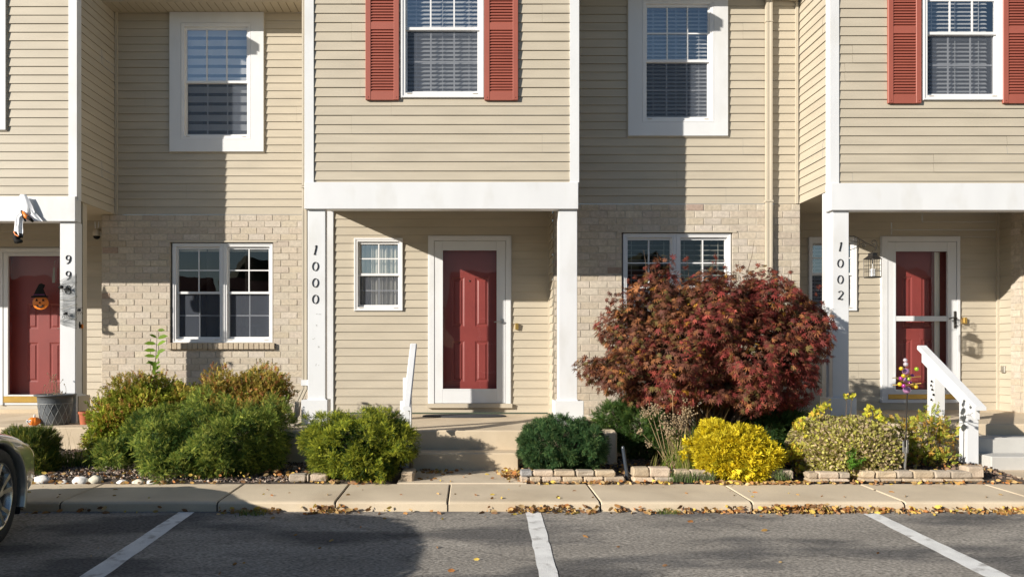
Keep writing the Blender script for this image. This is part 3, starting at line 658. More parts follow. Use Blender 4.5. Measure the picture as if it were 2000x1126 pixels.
g = downspout(TB, [(fx(595.5, yd), yd, BEAVE), (fx(595.5, yd), yd, fz(366, yd)), (fx(595.5, yd), yd, fz(758, yd)), (fx(583, yd), yd-.02, fz(786, yd)), (fx(581, yd), yd-.03, fz(808, yd)), (fx(568, yd), yd-.06, fz(822, yd))], .052, .07)
g.box(fx(590, yd), fx(601, yd), yd-.045, yd+.04, fz(368, yd), fz(365, yd)); DL = obj('downspout', g, M['tantrim'], TB)
g = MB(); g.box(fx(589.5, yd), fx(602, 8.41), yd-.042, yd+.04, fz(752, yd), fz(741, yd)); obj('strap', g, M['white'], DL)

# unit with number 1002 -----------------------------------------------
bY, pY, rY = 8.59, 9.99, 9.56; flC = CAMZ-.79
bx0 = 4.02; bx1 = bx0+2.98; rx1 = bx1+2.4
bw = (fx(1800, bY), fx(1956, bY), fz(197, bY), fz(-75, bY)); pw = (fx(1578, pY), fx(1672, pY), fz(607, pY), fz(463, pY))
TC = unit('townhouse 1002 at the right, lantern beside its half-glazed storm door',
     bY, pY, rY, bx0, bx1, rx1, .1016, .1015, .1007, (fz(359, bY), fz(411.5, bY)), None, None, bw, (fx(1985, 9.63), rx1),
     [pw, (fx(1720, pY), fx(1872, pY), fz(785, pY), fz(463, pY))], [], [], flC, fx(1545, pY), fx(1946.5, pY), None, .1007, 57)
roofs(TC, bx0, bx1, bY, bx1, rx1, rY)
window(TC, *bw, bY, fz(65, bY), nc=2, cover='half', fw=.05)
shutter(TC, fx(1734, bY-.03), fx(1799, bY-.03), fz(202, bY-.03), fz(-80, bY-.03), bY-.012, [fz(62, bY)])
shutter(TC, fx(1958.5, bY-.03), fx(2026, bY-.03), fz(202, bY-.03), fz(-80, bY-.03), bY-.012, [fz(62, bY)])
window(TC, *pw, pY, fz(535, pY), nc=1, cover='blind')
zt = fz(411.5, bY)
PC = post(TC, fx(1626, bY), fx(1658, bY), bY, flC, zt, fz(776, bY), fx(1618, bY), fx(1669, bY), dep=.16)
for ch, y in zip('1002', (473, 505.5, 537, 567.5)): digit(PC, ch, fx(1641, bY), fz(y+17, bY), 17/F*bY, bY)
g = MB(); g.box(bx0-.001, bx0+.03, bY+.1, bY+.20, fz(776, bY), CEIL); obj('post_trim', g, M['white'], TC)
post(TC, bx1-.18, bx1, bY, flC, zt, flC+.2, bx1-.21, bx1+.03)
g = MB(); g.box(fx(1944.5, pY), fx(1950, pY), pY-.035, pY, flC, CEIL); obj('corner_trim', g, M['tantrim'], TC)
X = fx(1950, pY); g = MB(); siding(g, sideL(X), 9.66, pY-.03, flC+.02, CEIL, .1015, flC+.02); obj('side_siding', g, M['siding'], TC)
g = MB(); g.box(X-.02, X+.02, 9.625, 9.66, flC, CEIL); obj('corner_trim', g, M['tantrim'], TC)
g = MB(); mo = MB(); bricks(g, mo, sideL(X), 9.40, 9.625, .0, CEIL-.004, .0857, .2145, CEIL-.0857*30, 9.40, (), seed=4); B = obj('brick_return', g, M['brick'], TC); obj('mortar_joint', mo, M['mortar'], B)
g = MB(); g.bbox(X-.035, X-.014, 9.83, 9.90, fz(727, 9.87), fz(714, 9.87), .003); obj('outlet_cover', g, M['chrome'], TC)
g = MB(); g.lathe([(.0, -.05), (.09, -.045), (.12, -.02), (.12, 0)], (fx(1806, 9.1), 9.1, CEIL), 20); obj('porch_light', g, M['white'], TC, smooth=True)
d = pY
DC = door(TC, fx(1720, d), fx(1872, d), fz(786, d), fz(463, d), d, fx(1747, d), fx(1848, d), fz(760, d), fz(491, d), fx(1731, d), fx(1866, d), fz(779, d), fz(472, d), mid=(fz(627, d), fz(617, d)),
     kick=(fz(779, d)+.004, fz(769, d)), panels=[(fx(x0, d+.11), fx(x1, d+.11), fz(z0, d), fz(z1, d)) for x0, x1 in ((1762, 1782), (1800, 1822)) for z0, z1 in ((640, 538), (748, 662))], handle='plate', hx=fx(1862, d), hz=fz(621, d))
g = MB(); n = 10; vs = []
for i in range(n+1):
    x = fx(1826+11*i/n, d+.06); y = d+.07+.008*math.sin(i*2.1); vs += [(x, y, fz(744, d)), (x, y, fz(491, d))]
g.mesh(vs, [(2*i, 2*i+2, 2*i+3, 2*i+1) for i in range(n)]); obj('door_curtain', g, M['curtain'], DC[1])
g = MB(); g.bbox(fx(1878, d), fx(1884.5, d), d-.05, d-.008, fz(632, d), fz(620, d), .003); obj('doorbell', g, M['brass'], TC)
g = MB(); g.bbox(fx(1560, 7.95), 8.5, 8.05, pY+.02, .0, flC+.02, .012, (1, .98, .96)); obj('porch_slab', g, M['concrete'], TC)
g = MB(); g.bbox(5.08, 6.7, 7.78, 8.08, .0, CAMZ-.885, .01); obj('step', g, M['greyconcrete'], TC)
g = MB(); g.bbox(5.08, 6.7, 7.50, 7.78, .0, CAMZ-1.035, .01); obj('step', g, M['greyconcrete'], TC)
# ------------------------------------------------------------------ houses across the lot (seen mirrored in the glass)
def far_house(x0, x1, y, h, label, wallm):
    T = empty('brick_house', ((x0+x1)/2, y, -2.2), label, 'house', 'houses across the parking lot')
    g = MB(); g.box(x0, x1, y-9, y, -2.9, h); obj('wall', g, wallm, T)
    g = MB(); g.mesh([(x0-.4, y+.5, h), (x1+.4, y+.5, h), (x1+.4, y-4.5, h+2.6), (x0-.4, y-4.5, h+2.6), (x0-.4, y-9.5, h), (x1+.4, y-9.5, h)], [(0, 1, 2, 3), (3, 2, 5, 4), (0, 3, 4), (1, 2, 5)]); obj('roof', g, M['farroof'], T)
    for i in range(3):
        for z in (-1.2, 1.6):
            xx = x0+(x1-x0)*(i+.5)/3; g = MB(); g.box(xx-.8, xx+.8, y, y+.05, z, z+1.4); W = obj('window', g, M['white'], T)
            g = MB(); g.box(xx-.7, xx+.7, y+.051, y+.07, z+.1, z+1.3); obj('pane', g, M['black'], W)
M['farroof'] = mat('red_shingles', (.22, .075, .05), .9, .2, 6, bump=.3)
M['farwall'] = mat('far_brick', (.30, .17, .12), .9, .2, 5); M['farwall2'] = mat('far_siding', (.35, .32, .27), .8, .1, 3)
for i, (a, b, h, l) in enumerate([(-30, -17, 3.4, 'red-roofed brick house across the lot, farthest left'), (-15, -3, 3.2, 'red-roofed pale house across the lot, left of the middle'), (-1, 12, 3.6, 'red-roofed brick house across the lot, right of the middle'), (14, 27, 3.2, 'red-roofed pale house across the lot, farthest right')]):
    far_house(a, b, -24, h, l, M['farwall'] if i % 2 == 0 else M['farwall2'])

M['fartree'] = mat('far_foliage', (.07, .075, .03), .9, .4, 2)
for i in range(12):  # unseen tree line, added to cut ambient light from the low sky
    x = -52+i*9.3; y = -37-(i % 3)*2.5; h = 6.6+1.6*math.sin(i*2.1)
    if i in (2, 3): h -= 1.2
    T = empty('tree', (x, y, -2.9), ['broad dark tree beyond the houses, number %s from the left' % w_ for w_ in ('one two three four five six seven eight nine ten eleven twelve').split()][i], 'tree', 'trees beyond the far houses')
    g = MB(); g.tube([(x, y, -2.9), (x+.2, y, 1), (x, y, h-2)], [.35, .25, .1], 7); obj('trunk', g, M['bark'], T)
    R = random.Random(i); g = MB()
    for q in range(9): g.ball((x+R.uniform(-3.4, 3.4), y+R.uniform(-2, 2), h-R.uniform(1, 5.5)), R.uniform(1.5, 2.6), 10, 7, jit=.2)
    obj('crown', g, M['fartree'], T)
# ------------------------------------------------------------------ handrails
def handrail(X, w_, zb, zf, Yb, Yf, yb, yf, gz, label, rw=.055):
    T = empty('handrail', (X, yf, gz), label, 'handrail', 'white wooden step handrails')
    sl = (zb-zf)/(Yb-Yf)
    g = MB(); pr = [(-rw, -.02), (rw, -.02), (rw, .012), (rw-.01, .022), (-rw+.01, .022), (-rw, .012)]
    vs = [(X+a, Yf, zf+b) for a, b in pr]+[(X+a, Yb, zb+b) for a, b in pr]; n = 6
    g.mesh(vs, [tuple(range(n)), tuple(range(2*n-1, n-1, -1))]+[(i, (i+1) % n, n+(i+1) % n, n+i) for i in range(n)]); obj('top_rail', g, M['white'], T)
    g = MB(); a, b = X-.022, X+.022; y0, y1 = Yf+.05, Yb-.03; z = lambda y: zf+(y-Yf)*sl-.022
    g.mesh([(a, y0, z(y0)), (b, y0, z(y0)), (b, y1, z(y1)), (a, y1, z(y1)), (a, y0, z(y0)-.12), (b, y0, z(y0)-.12), (b, y1, z(y1)-.12), (a, y1, z(y1)-.12)], [(0, 1, 2, 3), (4, 5, 6, 7), (0, 1, 5, 4), (3, 2, 6, 7), (0, 3, 7, 4), (1, 2, 6, 5)]); obj('lower_rail', g, M['white'], T)
    for y in (yf, yb):
        g = MB(); h = w_/2; zt = z(y-h)+.0
        o_ = .02 if rw > .05 else -.035; g.bbox(X-h+o_, X+h+o_, y-h, y+h, gz, zt-.03, .004); obj('post', g, M['white'], T)
    return T
handrail(4.945, .12, fz(678, 8.42), fz(797, 7.45), 8.42, 7.45, 8.20, 7.66, .12, 'white wooden handrail in full side view beside the right steps')
handrail(-.625, .088, fz(674, 8.35), fz(797, 7.45), 8.35, 7.45, 7.98, 7.66, .12, 'white wooden handrail seen end-on left of the middle steps', .036)
RB = bpy.data.objects['handrail']
for k, (x, y) in enumerate(((1819.5, 744), (1818.5, 752), (1820.5, 760), (1823, 770), (1819, 780))):
    g = MB(); g.ball(at(x, y, 8.135), .011, 8, 6, (1.1, .5, 1.2)); obj('dark_knot', g, M['black'], RB)
# ------------------------------------------------------------------ small things on the porches
def tag1(o, label, cat, group=None): return setp(o, label, cat, group)
M['rubber'] = mat('rubber_mat', (.035, .038, .045), .8, .2, 30, bump=.5, bscale=150)
g = MB(); pr = [(.0, .012), (.30, .012), (.315, .008), (.32, 0)]
n0 = len(g.v); g.lathe(pr, (0, 0, 0), 40)
for i in range(len(g.v)):
    x, y, z = g.v[i]; g.v[i] = (fx(907, 9.45)+x*1.62, 9.42+y*.55, flB+.004+z*1.4)
tag1(obj('doormat', g, M['rubber'], loc=(fx(907, 9.45), 9.42, flB)), 'oval dark doormat in front of the middle red door', 'doormat')

# plastic planter with lattice pattern
Yp = 8.95; cx = fx(108, Yp); z0 = flA; H = fz(769, Yp)-z0-.0
T = empty('flower_pot', (cx, Yp, z0), 'large dark grey planter with silver lattice pattern on the left porch edge', 'flower pot')
M['pot'] = mat('grey_pot', (.09, .10, .11), .45, .25, 9, bump=.2); M['potline'] = mat('silvered_relief', (.28, .29, .29), .5, .3, 20)
R1, R0 = .19, .145
g = MB(); rf = lambda t: R0+(R1-R0)*t**.7
g.lathe([(0, 0)]+[(rf(t/8), H*.93*t/8) for t in range(9)]+[(R1+.02, H*.94), (R1+.035, H*.97), (R1+.03, H), (R1-.0, H), (R1-.02, H*.93), (R1-.03, H*.86), (0, H*.86)], (cx, Yp, z0), 40)
obj('pot', g, M['pot'], T, smooth=True)
g = MB()
for k in range(14):
    for s in (-1, 1):
        pts = [(cx+(rf(t)+.001)*math.cos(2*math.pi*k/14+s*t*.85), Yp+(rf(t)+.001)*math.sin(2*math.pi*k/14+s*t*.85), z0+H*.93*t) for t in [.02+.09*q for q in range(9)]]
        g.tube(pts, .0035, 5)
g.tube([(cx+(rf(.76)+.001)*math.cos(a*.25), Yp+(rf(.76)+.001)*math.sin(a*.25), z0+H*.93*.76) for a in range(26)], .003, 5)
obj('lattice_relief', g, M['potline'], T)
g = MB(); R = random.Random(2); g.col = (.25, .19, .12)
for k in range(34):
    a = R.uniform(0, 6.28); r = R.uniform(.02, .15); p = Vector((cx+r*math.cos(a), Yp+r*math.sin(a), z0+H*.86)); pts = [p]
    d = Vector((R.uniform(-.4, .4), R.uniform(-.3, .3), 1)); L_ = R.uniform(.04, .30) if R.random() < .45 else R.uniform(.03, .1)
    for q in range(4): p = p+d*L_/4; d.x += R.uniform(-.5, .5); pts.append(p.copy())
    g.tube(pts, .002, 4, col=(.22, .16, .10)); g.ball(pts[-1], .008, 6, 4, col=(.36, .28, .18))
obj('dried_plants', g, M['leafdry'], T)
# terracotta pot
Yp = 8.98; cx = fx(168, Yp)
M['terra'] = mat('terracotta', (.38, .10, .04), .7, .15, 10)
g = MB(); g.lathe([(0, 0), (.062, 0), (.078, .12), (.088, .122), (.088, .15), (.078, .15), (.07, .11), (0, .10)], (cx, Yp, flA), 28); tag1(obj('plant_pot', g, M['terra'], loc=(cx, Yp, flA)), 'small terracotta pot right of the dark planter', 'plant pot')
# ornamental pumpkin with eyes
Yp = 8.80; cx = fx(67, Yp); T = empty('toy_pumpkin', (cx, Yp, flA), 'small orange pumpkin with white goggle eyes on the left porch', 'pumpkin')
M['orange'] = mat('orange_plastic', (.75, .20, .015), .4, .08, 8)
g = MB(); pr = [(max(1e-4, math.sin(math.pi*i/10)), -math.cos(math.pi*i/10)) for i in range(11)]; g.lathe(pr, (0, 0, 0), 48)
for i in range(len(g.v)):
    x, y, z = g.v[i]; a = math.atan2(y, x); k = .9+.1*abs(math.cos(a*4)); g.v[i] = (cx+x*.072*k, Yp+y*.065*k, flA+.05+z*.052*(1-.1*(1-math.hypot(x, y))))
obj('body', g, M['orange'], T, smooth=True)
for dx in (-.045, -.012):
    g = MB(); g.ball((cx+dx, Yp-.055, flA+.052), .018, sc_=(1, .5, 1.1)); E = obj('eye', g, M['vinyl'], T, smooth=True)
    g = MB(); g.ball((cx+dx-.002, Yp-.064, flA+.054), .008, sc_=(1, .5, 1.1)); obj('pupil', g, M['black'], E)
g = MB(); g.tube([(cx, Yp, flA+.095), (cx+.004, Yp, flA+.13)], [.012, .008], 8); obj('stem', g, M['vinyl'], T)

# jack-o-lantern with a witch hat hung on the left storm door
Yd = 10.54; cx = fx(78.5, Yd); cz = fz(591, Yd); T = empty('door_pumpkin', (cx, Yd, cz), 'orange jack-o-lantern in a black witch hat on the left door', 'decoration')
g = MB(); g.ball((cx, Yd+.01, cz), .113, 24, 12, (1, .14, .84)); obj('face', g, M['orange'], T, smooth=True)
def flat(pts, y, th=.008):
    g = MB(); g.prism([(cx+a*.113, cz+b*.113) for a, b in pts], y, y+th); return g
yy = Yd-.012
for nm, pts in (('eye', [(-.55, .2), (-.25, .2), (-.38, .5)]), ('eye', [(.25, .2), (.55, .2), (.38, .5)]), ('nose', [(-.12, -.08), (.12, -.08), (0, .14)]),
                ('mouth', [(-.55, -.22), (-.36, -.34), (-.30, -.24), (-.2, -.38), (0, -.42), (.2, -.38), (.30, -.24), (.36, -.34), (.55, -.22), (.35, -.52), (0, -.62), (-.35, -.52)])):
    obj(nm, flat(pts, yy), M['black'], T)
g = MB(); g.prism([(cx+a*.113, cz+b*.113) for a, b in [(-1.0, .62), (1.02, .66), (1.0, .80), (.72, .88), (.40, 1.7), (.62, 2.15), (.25, 2.35), (-.05, 2.25), (-.45, 1.5), (-.72, .86), (-1.0, .80)]], Yd-.022, Yd+.0); HT = obj('witch_hat', g, M['black'], T)
M['purple'] = mat('purple_felt', (.11, .03, .10), .8, .1, 8)
g = MB(); g.prism([(cx+a*.113, cz+b*.113) for a, b in [(-.7, .9), (.7, .92), (.66, 1.04), (-.66, 1.02)]], Yd-.027, Yd-.022); obj('hat_band', g, M['purple'], HT)

# hanging white cloth ghost with black and orange legs over the beam
Yg = 9.06; T = empty('hanging_ghost', (fx(45, Yg), Yg, fz(380, Yg)), 'white cloth ghoul with orange and black limbs draped over the left beam', 'decoration')
M['cloth'] = mat('white_cloth', (.85, .86, .88), .85, .05, 6)
def sheet(rows, y0, m=10, th=.03, sd=1):
    R = random.Random(sd); vs = []
    for r_, (xa, xb, yy_) in enumerate(rows):
        for i in range(m+1):
            t = i/m; vs.append((fx(xa+(xb-xa)*t, y0), y0+.35*th*math.sin(t*14+r_*.5)*min(1, r_*.3)-.02*math.sin(t*3.1), fz(yy_, y0)))
    g = MB(); g.mesh(vs, [(r_*(m+1)+i, r_*(m+1)+i+1, (r_+1)*(m+1)+i+1, (r_+1)*(m+1)+i) for r_ in range(len(rows)-1) for i in range(m)]); return g
S1 = sheet([(39, 51, 380), (37, 57, 390), (34, 63, 402), (31, 68, 415), (29, 46, 424), (28, 45, 440), (27, 46, 452), (32, 45, 460)], Yg); obj('cloth', S1, M['cloth'], T, smooth=True)
g = sheet([(46, 57, 392), (47, 63, 404), (50, 70, 416), (56, 78, 425), (65, 84, 432)], Yg+.012, sd=2); obj('cloth', g, M['cloth'], T, smooth=True)
def P(x, y, Y): return tuple(at(x, y, Y))
g = MB(); g.tube([P(44, 413, Yg-.03), P(51, 423, Yg-.04), P(57, 427, Yg-.04)], [.012, .025, .02], 8); obj('arm', g, M['orange'], T, smooth=True)
g = MB(); g.tube([P(54, 424, Yg-.05), P(60, 428, Yg-.05), P(65, 433, Yg-.04)], [.02, .02, .012], 7); g.tube([P(42, 411, Yg-.03), P(46, 424, Yg-.04), P(50, 432, Yg-.04)], [.01, .014, .01], 6); obj('glove', g, M['black'], T, smooth=True)
g = MB(); g.tube([P(31, 453, Yg+.01), P(33, 462, Yg), P(33, 471, Yg), P(42, 471, Yg-.03)], [.025, .042, .036, .02], 8); g.tube([P(40, 456, Yg), P(40, 464, Yg)], [.03, .025], 7); obj('boot', g, M['black'], T, smooth=True)
g = MB(); g.tube([P(27, 452, Yg-.02), P(30, 458, Yg-.035), P(36, 461, Yg-.04)], .008, 6); obj('trim', g, M['orange'], T)

# torn cobweb cloth with plastic spiders round the left post
def webmat():
    m = bpy.data.materials.new('grey_gauze'); m.use_nodes = True; nt = m.node_tree; N = nt.nodes; L = nt.links
    t = N.new('ShaderNodeBsdfTransparent'); x = N.new('ShaderNodeMixShader'); n = N.new('ShaderNodeTexNoise'); n.inputs['Scale'].default_value = 9; n.inputs['Detail'].default_value = 8
    tc = N.new('ShaderNodeTexCoord'); mp = N.new('ShaderNodeMapping'); mp.inputs['Scale'].default_value = (1, 1, 4); L.new(tc.outputs['Object'], mp.inputs[0]); L.new(mp.outputs[0], n.inputs['Vector'])
    r = N.new('ShaderNodeMapRange'); r.inputs[1].default_value = .3; r.inputs[2].default_value = .75; r.inputs[3].default_value = .12; r.inputs[4].default_value = .75; L.new(n.outputs[0], r.inputs[0]); L.new(r.outputs[0], x.inputs[0])
    L.new(t.outputs[0], x.inputs[1]); p = N['Principled BSDF']; p.inputs['Base Color'].default_value = (.16, .17, .17, 1); p.inputs['Roughness'].default_value = .9
    L.new(p.outputs[0], x.inputs[2]); L.new(x.outputs[0], N['Material Output'].inputs[0]); return m
M['web'] = webmat(); Yw = 9.135
T = empty('cobweb_wrap', P(133, 590, Yw), 'grey torn cobweb gauze with plastic spiders wrapped round the 998 post', 'decoration')
g = MB(); vs = []; Z = [(541, 640), (550, 638)]
m_ = 12
top = [(117, 548), (125, 543), (133, 540), (141, 537), (147.5, 535), (158, 533)]; bot = [(117, 632), (125, 636), (133, 637), (141, 640), (147.5, 642), (158, 641)]
for i, (a, b) in enumerate(zip(top, bot)):
    Y_ = Yw if i < 5 else Yw+.22
    for j in range(m_+1): t = j/m_; vs.append(at(a[0], a[1]+(b[1]-a[1])*t, Y_))
g.mesh(vs, [(i*(m_+1)+j, (i+1)*(m_+1)+j, (i+1)*(m_+1)+j+1, i*(m_+1)+j+1) for i in range(5) for j in range(m_)]); obj('gauze', g, M['web'], T)
g = MB()
for a in ([(117, 563), (130, 566), (147, 553), (158, 548)], [(117, 586), (135, 584), (147, 580), (158, 575)], [(117, 604), (132, 599), (147, 595), (158, 592)], [(117, 626), (130, 620), (147, 622), (158, 615)]):
    g.tube([at(x, y, Yw-.008 if x < 150 else Yw+.2) for x, y in a], .0035, 5)
obj('strand', g, M['dkblind'], T)
for (x, y, s) in ((120, 560, 1.2), (129, 612, 1), (155, 605, .9), (133, 563, .8)):
    g = MB(); c = at(x, y, Yw-.025); g.ball(c, .017*s, 10, 7, (1.3, 1, .9)); g.ball(c+Vector((-.024*s, 0, -.004)), .010*s, 8, 6)
    for k in range(4):
        for sd in (-1, 1):
            dx = (-.03+.02*k)*s; g.tube([c, c+Vector((dx, -.01, .028*s*sd)), c+Vector((dx*1.6, .0, .040*s*sd-.012))], .0025, 4)
    obj('spider', g, M['black'], T)
g = MB(); g.lathe([(.0, -.055), (.02, -.05), (.03, -.01), (.022, .03), (.0, .05)], tuple(at(153, 633, Yw+.12)), 10); obj('bat_wing', g, M['black'], T, smooth=True)
g = MB(); g.ball(at(160.5, 637, Yw+.15), .02, 10, 7, (.8, .8, 1.5)); obj('orange_charm', g, M['orange'], T, smooth=True)
# hanging tag seen behind the left glass
g = MB(); a = Yd+.0
g.prism([(fx(102, a), fz(552, a)), (fx(107.5, a), fz(552, a)), (fx(107, a), fz(522, a)), (fx(104, a), fz(522, a))], a-.004, a); g.tube([at(105.5, 522, a), at(106, 512, a), at(108, 509, a)], .003, 5)
tag1(obj('door_hanger', g, M['dkblind'], loc=tuple(at(105, 535, a))), 'pale paper tag hanging inside the left storm door', 'door hanger')
# thin white witch figure is out of view; its shadow caster hangs left of the post
xw, yw, zw = -6.22, 9.17, CAMZ+1.46
T = empty('hanging_witch', (xw, yw, zw), 'small black cloth witch hanging under the left beam beyond the door', 'decoration')
g = MB(); g.lathe([(.001, .02), (.015, -.05), (.04, -.13), (.085, -.155), (.085, -.165), (.03, -.165)], (xw, yw, zw), 14); obj('hat', g, M['black'], T)
g = MB(); g.ball((xw, yw, zw-.2), .045, 12, 8); obj('face', g, M['cloth'], T, smooth=True)
g = MB(); g.lathe([(.02, -.23), (.06, -.26), (.065, -.34), (.11, -.44), (.10, -.46), (.02, -.43)], (xw, yw, zw), 14); g.tube([(xw+.03, yw, zw-.26), (xw+.12, yw, zw-.33), (xw+.10, yw, zw-.40)], [.025, .02, .015], 7); obj('dress', g, M['black'], T)
for dx in (-.03, .03):
    g = MB(); g.tube([(xw+dx, yw, zw-.43), (xw+dx, yw, zw-.56), (xw+dx, yw-.01, zw-.60)], .018, 7); g.ball((xw+dx+.02, yw-.02, zw-.61), .028, 8, 6, (1.5, 1, .7)); obj('leg', g, M['black'], T)
# security camera
Yc = 10.2; c = at(189, 455, Yc); T = empty('security_camera', tuple(c), 'white dome security camera with two antennas by the left brick corner', 'camera')
g = MB(); g.bbox(c.x+.02, c.x+.10, Yc-.02, Yc+.03, c.z+.015, c.z+.07, .006); g.lathe([(.0, .06), (.035, .055), (.05, .02), (.052, -.03), (.045, -.04)], tuple(c), 20); obj('housing', g, M['tantrim'], T, smooth=True)
g = MB(); g.ball(c+Vector((0, 0, -.04)), .044, 18, 10); obj('lens_dome', g, M['black'], T, smooth=True)
for dx in (-.018, .018):
    g = MB(); g.tube([c+Vector((dx, 0, .05)), c+Vector((dx*1.4, 0, .15))], .006, 6); obj('antenna', g, M['white'], T)

# lantern on a scroll bracket, right porch
Yl = 8.70; Yl = 8.62; lx = lambda x: fx(x, Yl); lz = lambda y: fz(y, Yl)
T = empty('scroll_bracket', (lx(1660), Yl, lz(475)), 'dark wrought iron scroll bracket fixed to the 1002 post', 'bracket')
g = MB(); tb = lambda pts, r=.005: g.tube([(lx(x), Yl, lz(y)) for x, y in pts], r, 6)
tb([(1658, 461), (1668, 461), (1690, 473), (1712, 484)]); tb([(1712, 484), (1709, 489)], .004)
sp = lambda cx, cy, r, a0, turns, s=1: [(cx+(r*(1-i/26*.7))*math.cos(math.radians(a0)+s*i/26*turns*6.28), cy+(r*(1-i/26*.7))*math.sin(math.radians(a0)+s*i/26*turns*6.28)) for i in range(27)]
tb([(1711, 486), (1713, 478)]+sp(1706.5, 474, 6, 30, 1.2, -1), .004); tb([(1660, 488), (1672, 484), (1680, 476)]+sp(1672, 469, 7, 40, 1.3, -1), .004); tb(sp(1687, 479, 5.5, 200, 1.2, 1), .004)
obj('scrollwork', g, M['bronze'], T)
T = empty('lantern', (lx(1704.5), Yl, lz(541)), 'black caged lantern with a white candle hanging by the right door', 'lantern')
x0, x1, zt, zb = lx(1690.5), lx(1718), lz(506), lz(541); cxl = (x0+x1)/2; hw = (x1-x0)/2
def rotp(a, b, k=.35): return (cxl+a*math.cos(k)-b*math.sin(k), Yl+a*math.sin(k)+b*math.cos(k))
hw *= .78
g = MB(); cr = [(-1, -1), (1, -1), (1, 1), (-1, 1)]
for s0, s1, za, zb_ in ((1.15, .55, zt, lz(499)), (.55, .5, lz(499), lz(495)), (.6, .6, lz(495.5), lz(494))):
    A = [(*rotp(a*hw*s0, b*hw*s0), za) for a, b in cr]; B = [(*rotp(a*hw*s1, b*hw*s1), zb_) for a, b in cr]
    g.mesh(A+B, [(0, 1, 5, 4), (1, 2, 6, 5), (2, 3, 7, 6), (3, 0, 4, 7), (0, 1, 2, 3), (4, 5, 6, 7)])
g.tube([(cxl, Yl, lz(495)), (cxl, Yl, lz(489))], .003, 6); obj('roof', g, M['bronze'], T)
g = MB()
for a, b in cr: g.tube([(*rotp(a*hw, b*hw), zb), (*rotp(a*hw, b*hw), zt)], .0045, 5)
for (p, q) in ((0, 1), (1, 2), (2, 3), (3, 0)):
    a, b = cr[p], cr[q]
    for t in (.25, .5, .75): x_, y_ = rotp((a[0]+(b[0]-a[0])*t)*hw, (a[1]+(b[1]-a[1])*t)*hw); g.tube([(x_, y_, zb), (x_, y_, zt)], .002, 4)
    for t in (.0, .33, .66, 1): z = zb+(zt-zb)*t; g.tube([(*rotp(a[0]*hw, a[1]*hw), z), (*rotp(b[0]*hw, b[1]*hw), z)], .0025, 4)
A = [(*rotp(a*hw, b*hw), zb-.008) for a, b in cr]; B = [(*rotp(a*hw, b*hw), zb+.006) for a, b in cr]; g.mesh(A+B, [(0, 1, 5, 4), (1, 2, 6, 5), (2, 3, 7, 6), (3, 0, 4, 7), (0, 1, 2, 3), (4, 5, 6, 7)])
obj('cage', g, M['bronze'], T)
g = MB(); g.lathe([(0, 0), (.03, 0), (.03, .085), (0, .088)], (cxl, Yl, zb+.006), 14); g.tube([(cxl, Yl, zb+.09), (cxl, Yl, zb+.15)], .004, 5, col=(.2, .2, .2)); obj('candle', g, M['vinyl'], T)

# glass-ball wind spinner on a stake
Ys = 7.02; sx = lambda x: fx(x, Ys); sz = lambda y: fz(y, Ys)
T = empty('garden_spinner', (sx(1766), Ys, .10), 'wire garden spinner with purple, gold and green glass balls on a metal stake', 'garden ornament')
def gm(n, c, r=.12):
    return mat(n, c, r, .05, 20, metal=.35, spec=.8)
M['gp'] = gm('purple_glass', (.42, .05, .28)); M['gy'] = gm('gold_glass', (.75, .50, .03)); M['gg'] = gm('green_glass', (.35, .55, .03)); M['gv'] = gm('violet_glass', (.45, .22, .42), .08); M['gc'] = gm('clear_glass', (.6, .52, .56), .05)
g = MB(); g.tube([(sx(1772), Ys, sz(765)), (sx(1769.5), Ys, sz(850)), (sx(1766), Ys, sz(862))], .006, 8); obj('stake', g, M['bronze'], T)
g = MB(); g.tube([(sx(1768.5), Ys, sz(880)), (sx(1766.5), Ys, sz(918))], .013, 10); g.bbox(sx(1761), sx(1765), Ys-.02, Ys+.02, sz(882), sz(860), .003); g.bbox(sx(1768), sx(1772), Ys-.02, Ys+.02, sz(884), sz(858), .003); g.tube([(sx(1766.5), Ys, sz(884)), (sx(1766.5), Ys, sz(872))], .02, 10); obj('ground_spike', g, M['chrome'], T)
for (x, y, r, m) in ((1768, 703, 4, 'gc'), (1769, 711, 4.5, 'gc'), (1769, 725, 6.5, 'gv'), (1770.5, 742, 5.5, 'gv'), (1771, 761, 7.3, 'gv')):
    g = MB(); g.ball((sx(x), Ys, sz(y)), r/F*Ys, 18, 12); obj('centre_ball', g, M[m], T, smooth=True)
g = MB()
for (xa, ya, xb, yb, dy) in ((1754, 719, 1784, 720, .05), (1756, 733, 1784, 736, .07), (1748, 749, 1794, 752, .08), (1751, 738, 1790, 734, -.07), (1754, 752, 1788, 747, -.09), (1764, 740, 1778, 754, -.1)):
    g.tube([(sx(xa), Ys-dy, sz(ya)), (sx((xa+xb)/2), Ys, sz((ya+yb)/2+1)), (sx(xb), Ys+dy, sz(yb))], .0035, 5)
g.tube([(sx(1768.5), Ys, sz(700)), (sx(1771), Ys, sz(765))], .003, 5); obj('wire_arm', g, M['brass'], T)
for (x, y, r, m, dy) in ((1754, 719, 4, 'gy', .05), (1784, 720, 4, 'gg', .05), (1751, 738, 4, 'gp', .07), (1756, 733, 4, 'gy', .07), (1784, 736, 4.2, 'gy', -.07), (1790, 734, 4, 'gp', -.07), (1748, 749, 4.3, 'gy', .08), (1754, 752, 4, 'gp', .09), (1794, 752, 5, 'gy', -.08), (1788, 748, 4, 'gp', -.09), (1777, 754, 3.6, 'gy', .1), (1763, 739, 3, 'gg', .1)):
    g = MB(); g.ball((sx(x), Ys-dy, sz(y)), r/F*Ys, 14, 10); obj('glass_ball', g, M[m], T, smooth=True)
